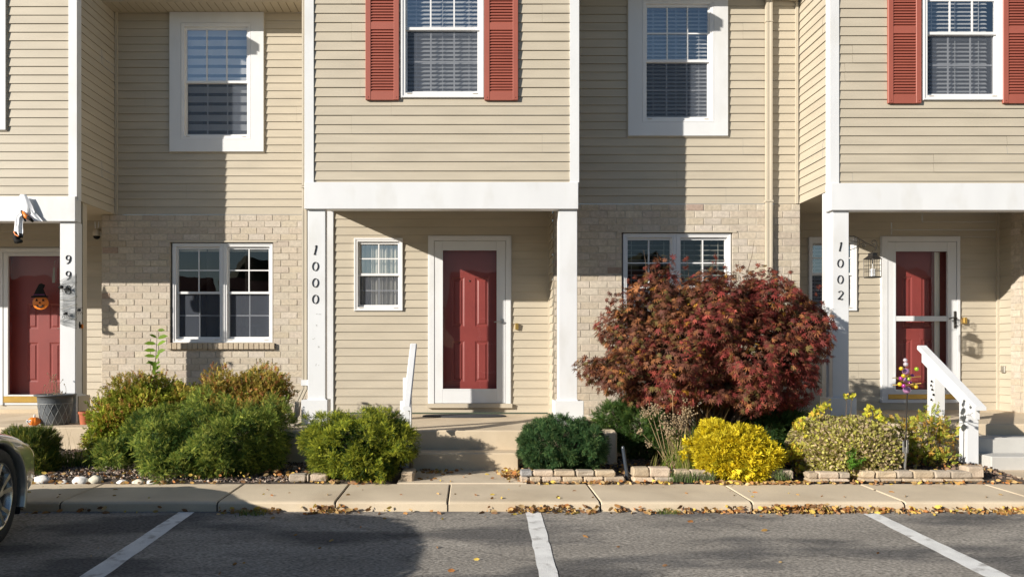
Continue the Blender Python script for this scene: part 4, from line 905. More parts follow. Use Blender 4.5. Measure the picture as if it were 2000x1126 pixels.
# black plastic stake in the bed
Yk = 7.0; g = MB(); g.tube([at(1226, 937, Yk), at(1217, 874, Yk)], .017, 10); g.tube([at(1217, 874, Yk), at(1216, 871, Yk)], [.017, .012], 10)
M['hose'] = mat('black_plastic', (.035, .045, .06), .3, .1, 10); tag1(obj('drain_pipe', g, M['hose'], loc=tuple(at(1226, 937, Yk))), 'slim black pipe leaning between the edging stones', 'pipe')
# ------------------------------------------------------------------ edging stones
ES = [(.48, .38, .26), (.43, .34, .24), (.52, .41, .29), (.37, .31, .24), (.50, .40, .30)]
def block(x0, x1, y0, y1, Yf, dep, sd, label, c=None):
    R = random.Random(sd); g = MB(); c = c or R.choice(ES); s = R.uniform(.9, 1.1); c = tuple(v*s for v in c)
    a, b = fx(x0, Yf), fx(x1, Yf); zb, zt = fz(y1, Yf), fz(y0, Yf)
    g.bbox(a+.003, b-.003, Yf, Yf+dep, zb+.001, zt-.001, .013, c)
    n = len(g.v)
    for i in range(n):
        v = g.v[i]; g.v[i] = (v[0]+R.uniform(-.004, .004), v[1]+R.uniform(-.006, .006), v[2]+R.uniform(-.002, .003))
    return setp(obj('edging_stone', g, M['stone'], loc=((a+b)/2, Yf+dep/2, zb)), label, 'edging stone', 'stones edging the planting beds')
def run(xs, y0, y1, Yf, dep, where, sd):
    nn = len(xs)-1; base = fz(y1, Yf)
    ordn = ['first', 'second', 'third', 'fourth', 'fifth', 'sixth', 'seventh', 'eighth', 'ninth', 'tenth']
    for i in range(nn):
        if xs[i] is None or xs[i+1] is None: continue
        block(xs[i], xs[i+1], y0, y1, Yf, dep, sd+i, f'{ordn[i]} tan edging stone from the left, {where}', (.30, .29, .28) if (sd == 100 and i == 0) else None)
YE = 6.87
run([1016, 1041, 1082, 1125, 1162, 1204], 918.5, 930.5, YE+.02, .11, 'top course by the dark green round shrub', 100)
run([1015, 1034, 1058, 1098, 1140, 1180, 1222], 931, 942.5, YE, .13, 'bottom course by the dark green round shrub', 120)
run([1236, 1269, 1311], 913, 931.5, YE+.02, .12, 'top course right of the black pipe', 140)
run([1237, 1279, 1318], 932, 942.5, YE, .13, 'bottom course right of the black pipe', 150)
run([1317, 1350, 1392], 918, 938, YE+.03, .12, 'low row under the yellow cypress', 160)
run([1488, 1519, 1551], 918.5, 936, YE+.02, .12, 'between the yellow cypress and clipped hedge', 170)
run([1578, 1599, 1641, 1663], 922, 934.5, YE+.02, .11, 'top course under the clipped variegated shrub', 180)
run([1580, 1622, 1662], 935, 942, YE, .13, 'bottom course under the clipped variegated shrub', 190)
run([1683, 1711, 1753, 1785, 1826, 1859, 1900], 919.5, 934, YE+.02, .11, 'top course running to the right handrail', 200)
run([1683, 1722, 1764, 1804, 1846, 1886, 1925], 935, 942, YE, .13, 'bottom course running to the right handrail', 220)
run([1889, 1924], 911, 934, YE+.03, .14, 'rounded end block at the right walk', 240)
run([563, 598, 604, 640], 926, 941, YE+.02, .12, 'low row left of the bright green yew', 250)
run([782, 809], 921, 943, YE+.04, .25, 'block between the bright yew and the steps', 260)
g = MB(); g.bbox(fx(1168, 7.75), fx(1204, 7.75), 7.70, 7.80, .0, fz(842, 7.7), .02); setp(obj('concrete_block', g, M['concrete'], loc=(fx(1186, 7.75), 7.75, .1)), 'squared grey concrete block beside the dark green round shrub', 'concrete block')
# cobbles on the left bed edge
PC_ = [(.72, .70, .66), (.62, .60, .54), (.68, .60, .48), (.55, .52, .42)]
R = random.Random(9)
for (x, y, rx, ry, c, l) in ((82, 939, 14, 8, 0, 'largest white river stone, nearest the parked car'), (124, 944, 7, 5, 0, 'small round white river stone, second from the car'), (157, 941, 14, 8, 0, 'white river stone beside the grey-green one'), (187, 939, 12, 8, 3, 'grey-green river stone in the left bed edge'), (239, 944, 10, 5, 0, 'flat white river stone left of the yew'), (271, 944, 12, 6, 2, 'tan river stone at the foot of the yew'), (296, 944, 9, 5, 1, 'pale grey river stone touching the big yew')):
    Y_ = 6.90; p = at(x, y-2, Y_); g = MB(); g.ball(p, 1, 18, 12, (rx/F*Y_*1.1, rx/F*Y_*.7, ry/F*Y_*1.2), PC_[c], .10)
    setp(obj('river_stone', g, M['pebble'], loc=tuple(p), smooth=True), l, 'stone', 'river stones along the left bed')
# gravel and bark chips of the left bed
def chips(name, n, reg, size, cols, label, zf, m='pebble', flatn=.5):
    tv = np.array([(-1, -.7, 0), (1, -.8, .1), (.9, .8, 0), (-.8, .7, .1), (-.7, -.5, .8), (.7, -.5, .9), (.6, .5, .8), (-.6, .5, .9)])*[1, .8, flatn]
    tf = [(0, 1, 5, 4), (1, 2, 6, 5), (2, 3, 7, 6), (3, 0, 4, 7), (4, 5, 6, 7)]
    x = rng.uniform(reg[0], reg[1], n); y = rng.uniform(reg[2], reg[3], n); z = np.array([zf(a, b) for a, b in zip(x, y)])+rng.uniform(0, .012, n)
    a = rng.uniform(0, 6.28, n); d = np.stack([np.cos(a), np.sin(a), rng.normal(0, .2, n)], 1); pos = np.stack([x, y, z], 1)
    cc = np.array(cols)[rng.integers(0, len(cols), n)]*rng.uniform(.7, 1.2, (n, 1))
    return setp(cloud(name, tv, tf, pos, d, rng.uniform(size[0], size[1], n), cc, M[m], roll=np.tile([[0, 1e-3, 0]], (n, 1))+np.stack([-np.sin(a), np.cos(a), a*0], 1)*2), label, None, None, 'stuff')
bz = lambda x, y: bedz(x, y)*min(1, (y-SWB)/.15+.75)
chips('gravel', 5600, (-5.2, -1.4, 6.94, 7.8), (.006, .017), [(.24, .17, .14), (.34, .26, .20), (.42, .35, .29), (.14, .10, .08), (.10, .08, .07), (.55, .47, .38)], 'brown and grey gravel mixed with bark in the left bed', bz)
chips('bark_mulch', 6000, (.5, 5.2, 6.95, 8.3), (.007, .022), [(.10, .06, .04), (.16, .10, .07), (.07, .05, .04), (.22, .16, .11)], 'dark bark mulch in the right beds', bz, flatn=.25)
chips('bark_mulch', 3500, (-4.8, -.7, 7.0, 8.6), (.007, .022), [(.10, .06, .04), (.16, .10, .07), (.07, .05, .04), (.22, .16, .11)], 'dark bark mulch behind the left shrubs', bz, flatn=.25)
# fallen leaves
LT = np.array([(-1, 0, 0), (-.3, -.45, .12), (.5, -.35, .2), (1, 0, .1), (.5, .4, .25), (-.3, .45, .05), (.1, 0, -.1)])
LF = [(0, 1, 6, 5), (1, 2, 3, 6), (6, 3, 4, 5)]
LC = np.array([(.44, .26, .08), (.36, .19, .07), (.48, .32, .14), (.22, .12, .06), (.56, .40, .20), (.42, .18, .06), (.60, .44, .10), (.30, .17, .09)])
def litter(pts, size, label, flatness=.25):
    P_ = np.array(pts); n = len(P_); a = rng.uniform(0, 6.28, n); d = np.stack([np.cos(a), np.sin(a), rng.normal(0, flatness, n)], 1)
    cc = LC[rng.integers(0, len(LC), n)]*rng.uniform(.7, 1.25, (n, 1))
    return setp(cloud('fallen_leaves', LT, LF, P_, d, rng.uniform(size[0], size[1], n), cc, M['leafdry'], roll=np.stack([-np.sin(a), np.cos(a), a*0], 1)*1.2), label, None, None, 'stuff')
R = random.Random(12); pts = []
dens = [(-5, -2.2, 60), (-2.0, -1.5, 45), (-1.35, -.95, 40), (-.9, -.2, 12), (.05, .2, 8), (.25, 1.0, 90), (1.1, 1.7, 60), (1.65, 2.2, 60), (2.2, 3.3, 220), (3.3, 3.9, 75), (3.9, 5.4, 350)]
for a, b, n in dens:
    for i in range(n):
        x = R.uniform(a, b); t = abs(R.gauss(0, .035)); y = 6.095-t; pts.append((x, y, lot(y)+.006+max(0, .05-t)*R.random()*.9))
for cx_, n in ((-1.1, 45), (.62, 40), (2.45, 60), (2.75, 70), (4.6, 60), (5.2, 60)):
    for i in range(n): t = abs(R.gauss(0, .03)); pts.append((R.gauss(cx_, .08), 6.09-t, lot(6.05)+.01+R.random()*.05))
litter(pts, (.010, .034), 'drift of dry brown and yellow leaves along the curb')
pts = []
for a, b, n in ((-5, -1.3, 90), (-1.35, -.75, 25), (.45, 2.1, 130), (2.1, 3.0, 190), (2.9, 5.0, 110)):
    for i in range(n): x = R.uniform(a, b); y = R.uniform(6.76, 6.90); pts.append((x, y, .10+R.random()*.02))
for i in range(150): x = R.gauss(.40, .07); y = R.gauss(7.15, .12); pts.append((x, y, .11+R.random()*.05))
for i in range(60): pts.append((R.gauss(-.35, .12), R.gauss(7.42, .06), .112+R.random()*.01))
for i in range(520): pts.append((R.uniform(.55, 4.9), R.uniform(6.98, 7.6), .14+R.random()*.04))
for i in range(330): pts.append((R.uniform(-4.8, -1.2), R.uniform(6.9, 7.6), .125+R.random()*.03))
litter(pts, (.012, .030), 'dry leaves caught along the bed edge and step corner')
pts = [(R.uniform(-5, 5.6), R.uniform(6.2, 6.8), .089) for i in range(60)]+[(R.uniform(-.5, .45), R.uniform(6.85, 7.5), .11) for i in range(22)]+[(R.uniform(-4, 6), R.uniform(4.4, 6.0), 0) for i in range(34)]
pts = [(x, y, z if y > 6.15 else lot(y)+.008) for x, y, z in pts]
litter(pts, (.010, .026), 'few scattered dry leaves on the sidewalk and asphalt', .12)
# ------------------------------------------------------------------ planting
def nz(p, f, seed=0.0):
    return (np.sin(p[:, 0]*f+seed*1.3+1.7*np.sin(p[:, 1]*f*.7+seed))*np.cos(p[:, 2]*f*1.1+seed*2.1)+np.sin(p[:, 1]*f*1.3+p[:, 2]*f*.8+seed*.7)*np.cos(p[:, 0]*f*.9-seed))*.5
def T_yew():
    v = []; f = []
    for i in range(8):
        t = i/8
        for s in (-1, 1):
            n = len(v); L_ = .30*(1-.35*t); v += [(t, 0, 0), (t+.09, s*L_*.45, .03), (t+.20, s*L_, .10), (t+.13, s*L_*.35, .0)]; f.append((n, n+1, n+2, n+3))
    n = len(v); v += [(.8, -.02, 0), (1.15, -.03, .02), (1.2, .03, .02), (.8, .02, 0)]; f.append((n, n+1, n+2, n+3))
    n = len(v); v += [(0, -.015, 0), (.9, -.012, 0), (.9, .012, 0), (0, .015, 0)]; f.append((n, n+1, n+2, n+3)); return v, f
def T_leafy(n_=6, L_=.42, W_=.16, seed=1, droop=0):
    R = random.Random(seed); v = []; f = []
    for i in range(n_):
        t = i/n_; s = 1 if i % 2 else -1; a = R.uniform(.5, 1.1)*s; e = R.uniform(-.3, .5); d = Vector((math.cos(a)*math.cos(e), math.sin(a)*math.cos(e), math.sin(e)-droop)); u = Vector((-math.sin(a), math.cos(a), R.uniform(-.4, .4))).normalized()
        b = Vector((t, 0, 0)); n = len(v); q = [b, b+d*L_*.45+u*W_+Vector((0, 0, .04)), b+d*L_, b+d*L_*.45-u*W_+Vector((0, 0, .04))]; m = b+d*L_*.5-Vector((0, 0, .03))
        v += [tuple(q[0]), tuple(q[1]), tuple(q[2]), tuple(m), tuple(q[3])]; f += [(n, n+1, n+2, n+3), (n, n+3, n+2, n+4)]
    return v, f
def T_maple():
    v = []; f = []
    for a, L_ in ((-118, .5), (-78, .78), (-38, .95), (0, 1.08), (38, .95), (78, .78), (118, .5)):
        r = math.radians(a); w_ = .105; c, s = math.cos(r), math.sin(r); n = len(v)
        v += [(0, 0, 0), (c*L_*.45-s*w_, s*L_*.45+c*w_, -.06), (c*L_, s*L_, -.24*L_), (c*L_*.45+s*w_, s*L_*.45-c*w_, -.06)]; f.append((n, n+1, n+2, n+3))
    n = len(v); v += [(0, -.01, 0), (-.5, -.01, .1), (-.5, .01, .1), (0, .01, 0)]; f.append((n, n+1, n+2, n+3)); return v, f
def T_thread():
    v = []; f = []; R = random.Random(4)
    for k in range(7):
        p = Vector((R.uniform(0, .5), R.uniform(-.15, .15), R.uniform(-.1, .1))); d = Vector((1, R.uniform(-.7, .7), R.uniform(-.4, .5)))
        for q in range(3):
            e = p+d*.17; u = Vector((-d.y, d.x, .3)).normalized()*.055; n = len(v); v += [tuple(p-u), tuple(e-u), tuple(e+u), tuple(p+u)]; f.append((n, n+1, n+2, n+3)); p = e; d = Vector((d.x+R.uniform(-.2, .2), d.y+R.uniform(-.5, .5), d.z-.35))
    return v, f
def sample(lobes, n, inner=.18, lump=.10, lf=9, se=2.0, seed=0.0, zmin=None, keep=.80):
    Lb = np.array(lobes); ar = (Lb[:, 3]*Lb[:, 5]+Lb[:, 3]*Lb[:, 4]+Lb[:, 4]*Lb[:, 5]); P_ = []; D_ = []; tot = 0
    while tot < n:
        k = rng.choice(len(Lb), n, p=ar/ar.sum()); d = rng.normal(size=(n, 3)); d /= np.linalg.norm(d, axis=1, keepdims=True)
        m = (np.abs(d)**se).sum(1)**(-1/se); r = m*(1-np.abs(rng.normal(0, inner, n)))
        p = Lb[k, :3]+d*Lb[k, 3:]*r[:, None]; p += d*(nz(p, lf, seed)*lump)[:, None]
        ok = np.ones(n, bool)
        for j in range(len(Lb)):
            q = np.abs((p-Lb[j, :3])/Lb[j, 3:]); ins = (q**se).sum(1)**(1/se) < keep*(1-inner); ok &= ~(ins & (k != j)) | (rng.random(n) < .04)
        if zmin is not None: ok &= p[:, 2] > zmin
        nr = d/Lb[k, 3:]; nr /= np.linalg.norm(nr, axis=1, keepdims=True)
        P_.append(p[ok]); D_.append(nr[ok]); tot += ok.sum()
    return np.concatenate(P_)[:n], np.concatenate(D_)[:n]
def lobe(x, y, rx, ry, Y, dY): s = Y/F; p = at(x, y, Y); return (p.x, p.y, p.z, rx*s, dY, ry*s)
def tufts(lobes, M_, k, rad=.06, se=2.0, seed=0.0, zmin=None, inner=.10, lump=.06, lf=9, up=.3):
    c, nr = sample(lobes, M_, inner, lump, lf, se, seed, zmin)
    cu = nr+np.array([0, 0, up])+rng.normal(0, .25, (M_, 3)); cu /= np.linalg.norm(cu, axis=1, keepdims=True)
    d = np.repeat(cu, k, 0)+rng.normal(0, .75, (M_*k, 3)); d /= np.linalg.norm(d, axis=1, keepdims=True)
    rr = np.repeat(rng.uniform(.6, 1.3, M_), k)*rad*(rng.random(M_*k)**.4)
    return np.repeat(c-cu*rad*.5, k, 0)+d*rr[:, None], d, np.repeat(rng.uniform(.60, 1.35, M_), k), (d*np.repeat(cu, k, 0)).sum(1)
def cols(n, pal, w_, p=None, var=.22, f=5, seed=0.0, grad=None):
    pal = np.array(pal); k = rng.choice(len(pal), n, p=np.array(w_)/sum(w_)); c = pal[k]*rng.uniform(1-var, 1+var, (n, 1))
    if p is not None: c = c*(1+.22*nz(p, f, seed))[:, None]
    return np.clip(c, .004, .95)
def stems(T, lobes, base, n, r=.008, name='branches', m='bark', seed=1):
    R = random.Random(seed); g = MB()
    for i in range(n):
        l = R.choice(lobes); e = Vector((l[0]+R.uniform(-.7, .7)*l[3], l[1]+R.uniform(-.6, .6)*l[4], l[2]+R.uniform(-.2, .7)*l[5])); b = Vector(base)+Vector((R.uniform(-.1, .1), R.uniform(-.06, .06), 0)); md = b.lerp(e, .5)+Vector((R.uniform(-.05, .05), R.uniform(-.05, .05), .03))
        g.tube([b, md, e], [r, r*.7, r*.35], 5)
    return obj(name, g, M[m], T)
def shrub(label, lobes, n, tmpl, size, pal, wts, up=.45, rnd=.45, inner=.16, lump=.06, lf=11, se=2.0, seed=1.0, mt='leaf', cat='shrub', name='shrub', fill=None, group=None, nst=14, zmin=.10, tuft=0, tips=0):
    c = np.array(lobes)[:, :3].mean(0); T = empty(name, (c[0], c[1], .12), label, cat, group)
    if tuft:
        k = 55; p, d, cb, cd = tufts(lobes, n//k, k, tuft, se, seed, zmin, inner, lump, lf, up); n = len(p)
        dr = d+rng.normal(0, .5, (n, 3)); cc = cols(n, pal, wts)*cb[:, None]
    else:
        p, d = sample(lobes, n, inner, lump, lf, se, seed, zmin)
        dr = d+np.array([0, 0, up])+rng.normal(0, rnd, (n, 3))
        cc = cols(n, pal, wts, p, seed=seed)
        if tips: t_ = np.clip((p[:, 2]-tips)/.35+rng.normal(0, .35, n), 0, 1)[:, None]; cc = cc*(1-t_)+cols(n, [(.42, .19, .07), (.50, .38, .09), (.34, .30, .07)], [1.3, 2, 2])*t_
    cloud('foliage', *tmpl, p, dr, rng.uniform(size[0], size[1], n), cc, M[mt], T)
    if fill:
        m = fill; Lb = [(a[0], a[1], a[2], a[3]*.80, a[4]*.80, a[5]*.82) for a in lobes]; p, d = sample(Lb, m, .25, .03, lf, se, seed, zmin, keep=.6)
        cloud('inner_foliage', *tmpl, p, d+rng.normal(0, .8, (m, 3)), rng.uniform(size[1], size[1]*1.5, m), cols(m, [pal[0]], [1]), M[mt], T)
    stems(T, lobes, (c[0], c[1], .1), nst, seed=int(seed*10)); return T
YW = T_yew(); DK, MD, LT_ = (.050, .095, .022), (.19, .26, .048), (.44, .47, .09)
Ya = 7.35
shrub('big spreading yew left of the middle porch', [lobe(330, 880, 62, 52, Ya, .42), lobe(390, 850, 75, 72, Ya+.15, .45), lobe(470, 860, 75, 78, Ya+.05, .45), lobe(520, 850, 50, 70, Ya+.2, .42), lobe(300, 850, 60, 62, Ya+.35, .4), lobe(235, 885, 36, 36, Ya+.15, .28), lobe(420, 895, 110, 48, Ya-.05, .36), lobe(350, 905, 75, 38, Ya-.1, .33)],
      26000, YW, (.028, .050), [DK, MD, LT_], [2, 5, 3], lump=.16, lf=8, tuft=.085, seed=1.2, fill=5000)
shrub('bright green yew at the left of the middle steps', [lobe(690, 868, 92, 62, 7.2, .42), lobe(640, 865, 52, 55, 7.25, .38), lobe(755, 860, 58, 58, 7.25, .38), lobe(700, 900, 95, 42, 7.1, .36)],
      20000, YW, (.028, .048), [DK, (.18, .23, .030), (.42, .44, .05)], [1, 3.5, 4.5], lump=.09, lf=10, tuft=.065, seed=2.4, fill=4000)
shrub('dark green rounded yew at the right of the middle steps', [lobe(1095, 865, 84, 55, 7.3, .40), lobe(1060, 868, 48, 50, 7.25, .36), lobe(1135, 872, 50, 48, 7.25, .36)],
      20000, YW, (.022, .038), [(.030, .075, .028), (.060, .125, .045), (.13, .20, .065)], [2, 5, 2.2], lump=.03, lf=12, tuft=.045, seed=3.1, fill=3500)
Tg = shrub('small yew with long shoots beside the parked car', [lobe(70, 878, 38, 44, 7.35, .25), lobe(38, 880, 34, 42, 7.35, .22), lobe(88, 900, 22, 30, 7.3, .2)],
      6500, YW, (.03, .055), [DK, (.12, .15, .03), (.28, .27, .05)], [2, 4, 2], up=.9, lump=.05, seed=4.2, fill=1000)
g = MB()
for (x0, y0, x1, y1) in ((60, 850, 42, 830), (65, 850, 57, 832), (78, 850, 92, 830), (90, 865, 111, 843), (30, 860, 12, 842), (80, 860, 118, 838)): g.tube([at(x0, y0, 7.3), at((x0+x1)/2+2, (y0+y1)/2, 7.28), at(x1, y1, 7.25)], [.004, .003, .002], 5, col=(1, 1, 1))
obj('long_shoot', g, mat('shoot_green', (.16, .17, .04), .7, .1, 9), Tg)
shrub('loose dark hemlock-like shrub under the left of the maple', [lobe(1250, 835, 70, 55, 8.05, .4), lobe(1200, 815, 36, 34, 8.1, .3), lobe(1330, 850, 60, 55, 8.15, .35), lobe(1245, 790, 40, 22, 8.2, .25)],
      12000, YW, (.035, .060), [DK, (.07, .14, .035), (.16, .23, .05)], [2, 5, 1.6], lump=.12, seed=5.5, fill=1200, rnd=.7, tuft=.09)
shrub('dark shaded yew behind the yellow cypress', [lobe(1500, 850, 60, 55, 8.0, .35), lobe(1545, 855, 38, 60, 7.95, .3), lobe(1440, 840, 50, 50, 8.2, .35), lobe(1400, 850, 40, 45, 8.3, .3)],
      12000, YW, (.035, .055), [DK, (.055, .12, .038), (.12, .18, .05)], [2, 5, 1.2], lump=.12, seed=6.6, fill=1500, rnd=.7, tuft=.08)
# bushes turning colour
SP = T_leafy(7, .40, .13, 3)
ORG = [(.26, .32, .04), (.44, .46, .06), (.52, .30, .07), (.42, .19, .06), (.55, .45, .08)]
T1 = shrub('olive and orange bush at the left brick corner', [lobe(235, 810, 45, 52, 8.3, .35), lobe(290, 790, 60, 50, 8.4, .4), lobe(350, 790, 48, 46, 8.5, .35), lobe(210, 850, 30, 55, 8.0, .3), lobe(260, 850, 60, 60, 8.1, .3)],
      8500, SP, (.038, .070), ORG, [4, 4, .8, .6, 1.2], up=.8, rnd=.7, inner=.3, lump=.16, lf=9, seed=7.7, fill=1500, nst=30, tips=.70)
T2 = shrub('rust and olive bush under the left brick window', [lobe(430, 770, 38, 42, 8.6, .3), lobe(500, 765, 55, 48, 8.7, .35), lobe(535, 775, 30, 40, 8.6, .3), lobe(460, 810, 70, 40, 8.4, .3), lobe(520, 812, 40, 35, 8.3, .3)],
      7000, SP, (.034, .062), [(.20, .22, .035), (.38, .34, .05), (.52, .31, .08), (.46, .20, .07), (.54, .40, .09)], [2.5, 3, 3, 2.2, 1.5], up=.9, rnd=.6, inner=.35, lump=.12, lf=9, seed=8.8, nst=34, fill=900, tips=.60)
T3 = shrub('open golden bush behind the garden spinner stake', [lobe(1770, 835, 26, 26, 7.5, .16), lobe(1812, 825, 32, 24, 7.9, .2), lobe(1840, 850, 26, 30, 7.9, .2), lobe(1800, 888, 40, 24, 7.5, .18), lobe(1838, 893, 26, 20, 7.5, .15), lobe(1785, 865, 24, 26, 7.6, .15)],
      850, SP, (.04, .065), [(.24, .30, .04), (.45, .45, .06), (.60, .36, .08), (.62, .48, .12), (.32, .36, .05)], [3, 4, 3, 2, 2], up=.8, rnd=.7, inner=.4, lump=.12, seed=9.9, nst=36)
# tall green sapling
def sapling():
    T = empty('sapling', tuple(at(300, 760, 8.45)), 'tall green sapling shoot rising against the cream brick', 'sapling'); g = MB(); pts = [at(x, y, 8.45) for x, y in ((300, 770), (303, 730), (304, 700), (306, 670), (307, 645))]; g.tube(pts, [.006, .005, .004, .003, .002], 5); obj('stem', g, M['bark'], T)
    S = [(308, 644, 14, -1, .03), (306, 659, 12, 150, 0), (308, 660, 20, 12, 0), (305, 671, 18, 176, 0), (307, 674, 19, 25, 0), (305, 684, 18, 178, 0), (306, 689, 18, 20, 0), (304, 696, 17, 172, 0), (304, 701, 13, 50, 0), (303, 708, 14, 178, 0), (303, 712, 12, 30, 0), (303, 716, 15, 130, 0), (304, 722, 13, 40, 0), (303, 728, 12, 10, 0), (303, 733, 14, 95, 0), (302, 740, 12, 140, 0), (303, 742, 11, 60, 0), (302, 705, 17, -80, 0)]
    p = np.array([tuple(at(x, y, 8.44)) for x, y, *_ in S]); d = np.array([(math.cos(math.radians(a)), -.4, math.sin(math.radians(a))) for _, _, _, a, _ in S]); s = np.array([l/F*8.45*1.25 for _, _, l, _, _ in S])
    tv = [(0, 0, 0), (.25, .17, .05), (.65, .19, .04), (1, 0, -.08), (.65, -.19, .04), (.25, -.17, .05), (.3, 0, -.03), (.65, 0, -.04)]; tf = [(0, 1, 6, 5), (1, 2, 7, 6), (6, 7, 4, 5), (2, 3, 4, 7)]
    cloud('leaf', tv, tf, p, d, s, np.array([(.16, .26, .03)]*len(S))*rng.uniform(.7, 1.3, (len(S), 1)), M['leaf'], T, roll=np.tile([[.0, -1, .6]], (len(S), 1))*2)
sapling()
# Japanese maple
ML = [lobe(1290, 590, 58, 62, 7.85, .40), lobe(1235, 650, 62, 70, 7.9, .42), lobe(1215, 720, 62, 42, 7.8, .38), lobe(1180, 715, 42, 22, 7.8, .2), lobe(1420, 600, 78, 62, 7.95, .45), lobe(1495, 590, 62, 54, 8.0, .42),
      lobe(1560, 640, 48, 62, 7.95, .38), lobe(1385, 600, 60, 60, 7.75, .42), lobe(1400, 660, 70, 80, 7.62, .42), lobe(1450, 690, 95, 88, 7.7, .50), lobe(1335, 690, 85, 90, 7.7, .48), lobe(1540, 715, 52, 66, 7.8, .40), lobe(1280, 755, 70, 36, 7.75, .36), lobe(1470, 765, 70, 34, 7.8, .40), lobe(1400, 765, 62, 30, 7.65, .34), lobe(1590, 655, 26, 48, 7.95, .25)]
T = empty('japanese_maple', (fx(1400, 7.9), 7.9, .1), 'wide dark red japanese maple in front of the right brick window', 'tree')
n = 16500; p, d = sample(ML, n, .15, .20, 9, 2.0, 3.3, None, keep=.80); kp = (nz(p, 7.5, 2.2) < .52) | (rng.random(n) < .25); p = p[kp]; d = d[kp]; n = len(p)
x = (p[:, 0]-ML[3][0])/(ML[-1][0]-ML[3][0]); u = nz(p, 4.2, 1.1); redness = np.clip(.02+.78*x+.45*u-.12*(p[:, 2]-1.3), 0, 1); k = rng.random(n)
br = np.array([(.15, .058, .040), (.21, .090, .050), (.36, .15, .06), (.17, .13, .045)])[rng.choice(4, n, p=[.36, .3, .2, .14])]
rd = np.array([(.27, .055, .048), (.19, .048, .042), (.42, .10, .072), (.17, .075, .045)])[rng.choice(4, n, p=[.4, .26, .16, .18])]
c = np.where((k < redness)[:, None], rd, br)*rng.uniform(.7, 1.3, (n, 1)); yl = rng.random(n) < .010+.05*(nz(p, 6, 5) > .62); c[yl] = np.array((.50, .26, .04))*rng.uniform(.7, 1.2, (yl.sum(), 1))
dr = d*.7+np.array([0, 0, -.55])+rng.normal(0, .45, (n, 3))
MP, MD_, MS, MC = p, dr, rng.uniform(.036, .064, n), np.clip(c, .004, .9); MR = d+np.array([0, 0, .6])
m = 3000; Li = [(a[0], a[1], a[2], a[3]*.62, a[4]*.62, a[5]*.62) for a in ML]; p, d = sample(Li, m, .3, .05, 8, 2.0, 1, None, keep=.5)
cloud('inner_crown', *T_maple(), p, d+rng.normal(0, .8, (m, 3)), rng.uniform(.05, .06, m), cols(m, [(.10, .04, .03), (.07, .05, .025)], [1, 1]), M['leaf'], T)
g = MB(); R = random.Random(8); b0 = at(1395, 905, 7.95)
for l in ML:
    for q in range(4):
        e = Vector((l[0]+R.uniform(-.6, .6)*l[3], l[1]+R.uniform(-.5, .5)*l[4], l[2]+R.uniform(-.3, .6)*l[5])); b = b0+Vector((R.uniform(-.08, .08), R.uniform(-.05, .05), 0)); m1 = b.lerp(e, .35)+Vector((0, 0, .12)); m2 = b.lerp(e, .7)+Vector((R.uniform(-.05, .05), 0, .07)); g.tube([b, m1, m2, e], [.026, .018, .010, .004], 6)
for (x0, y0, x1, y1) in ((1345, 560, 1340, 497), (1288, 540, 1283, 492), (1262, 545, 1257, 488), (1400, 545, 1396, 488), (1460, 530, 1473, 470), (1420, 540, 1414, 505), (1200, 600, 1188, 565), (1530, 560, 1545, 520), (1600, 640, 1622, 628)):
    g.tube([at(x0, y0, 7.9), at((x0+x1)/2+2, (y0+y1)/2, 7.9), at(x1, y1, 7.88)], [.004, .003, .0015], 4)
obj('trunk', g, M['bark'], T)
ex = [(1338, 505), (1340, 520), (1262, 520), (1284, 510), (1398, 500), (1396, 514), (1415, 520), (1545, 530), (1190, 572), (1196, 590), (1186, 585), (1625, 628), (1618, 636), (1610, 618), (1632, 640), (1144, 712), (1152, 722), (1150, 704), (1165, 735), (1185, 600), (1204, 575), (1170, 640), (1182, 652), (1480, 516), (1600, 560), (1595, 572), (1607, 590), (1515, 530), (1450, 520), (1240, 540), (1228, 548)]
p = np.array([tuple(at(a+R.uniform(-3, 3), b+R.uniform(-3, 3), 7.85+R.uniform(-.1, .1))) for a, b in ex for q in range(3)]); n = len(p)
q_ = rng.normal(0, .5, (n, 3))+np.array([0, -.2, -.8]); cat_ = np.concatenate; cloud('crown', *T_maple(), cat_([MP, p]), cat_([MD_, q_]), cat_([MS, rng.uniform(.03, .045, n)]), cat_([MC, cols(n, [(.16, .05, .035), (.24, .06, .04), (.10, .04, .03)], [1, 1, 1])]), M['leaf'], T, roll=cat_([MR, np.tile([[0, -1, .6]], (n, 1))]))
# golden thread cypress
GT = [lobe(1432, 886, 66, 44, 7.15, .36), lobe(1392, 890, 38, 40, 7.15, .32), lobe(1472, 892, 38, 34, 7.15, .30), lobe(1432, 908, 66, 26, 7.02, .22), lobe(1408, 858, 34, 24, 7.2, .25), lobe(1455, 860, 34, 24, 7.2, .22), lobe(1432, 870, 62, 34, 7.12, .3)]
TG = shrub('bright yellow thread-leaf cypress mound beside the sidewalk', GT, 7500, T_thread(), (.040, .075), [(.46, .37, .015), (.68, .54, .025), (.82, .69, .05), (.34, .31, .02)], [2, 5, 3, 1], up=-.25, rnd=.4, inner=.22, lump=.09, lf=13, seed=11.1, fill=1400, mt='leaf')
p = np.array([tuple(at(x+R.uniform(-6, 6), y+R.uniform(-5, 5), 7.1)) for x, y in ((1505, 890), (1518, 880), (1525, 895), (1512, 905), (1378, 845), (1400, 838), (1455, 840), (1478, 852), (1490, 858), (1345, 868), (1340, 890)) for q in range(7)]); n = len(p)
dd = p-np.array(GT[0][:3]); dd[:, 2] += .1; cloud('outer_spray', *T_thread(), p, dd+rng.normal(0, .12, (n, 3)), rng.uniform(.05, .08, n), cols(n, [(.68, .55, .02), (.82, .69, .05)], [1, 1]), M['leaf'], TG)
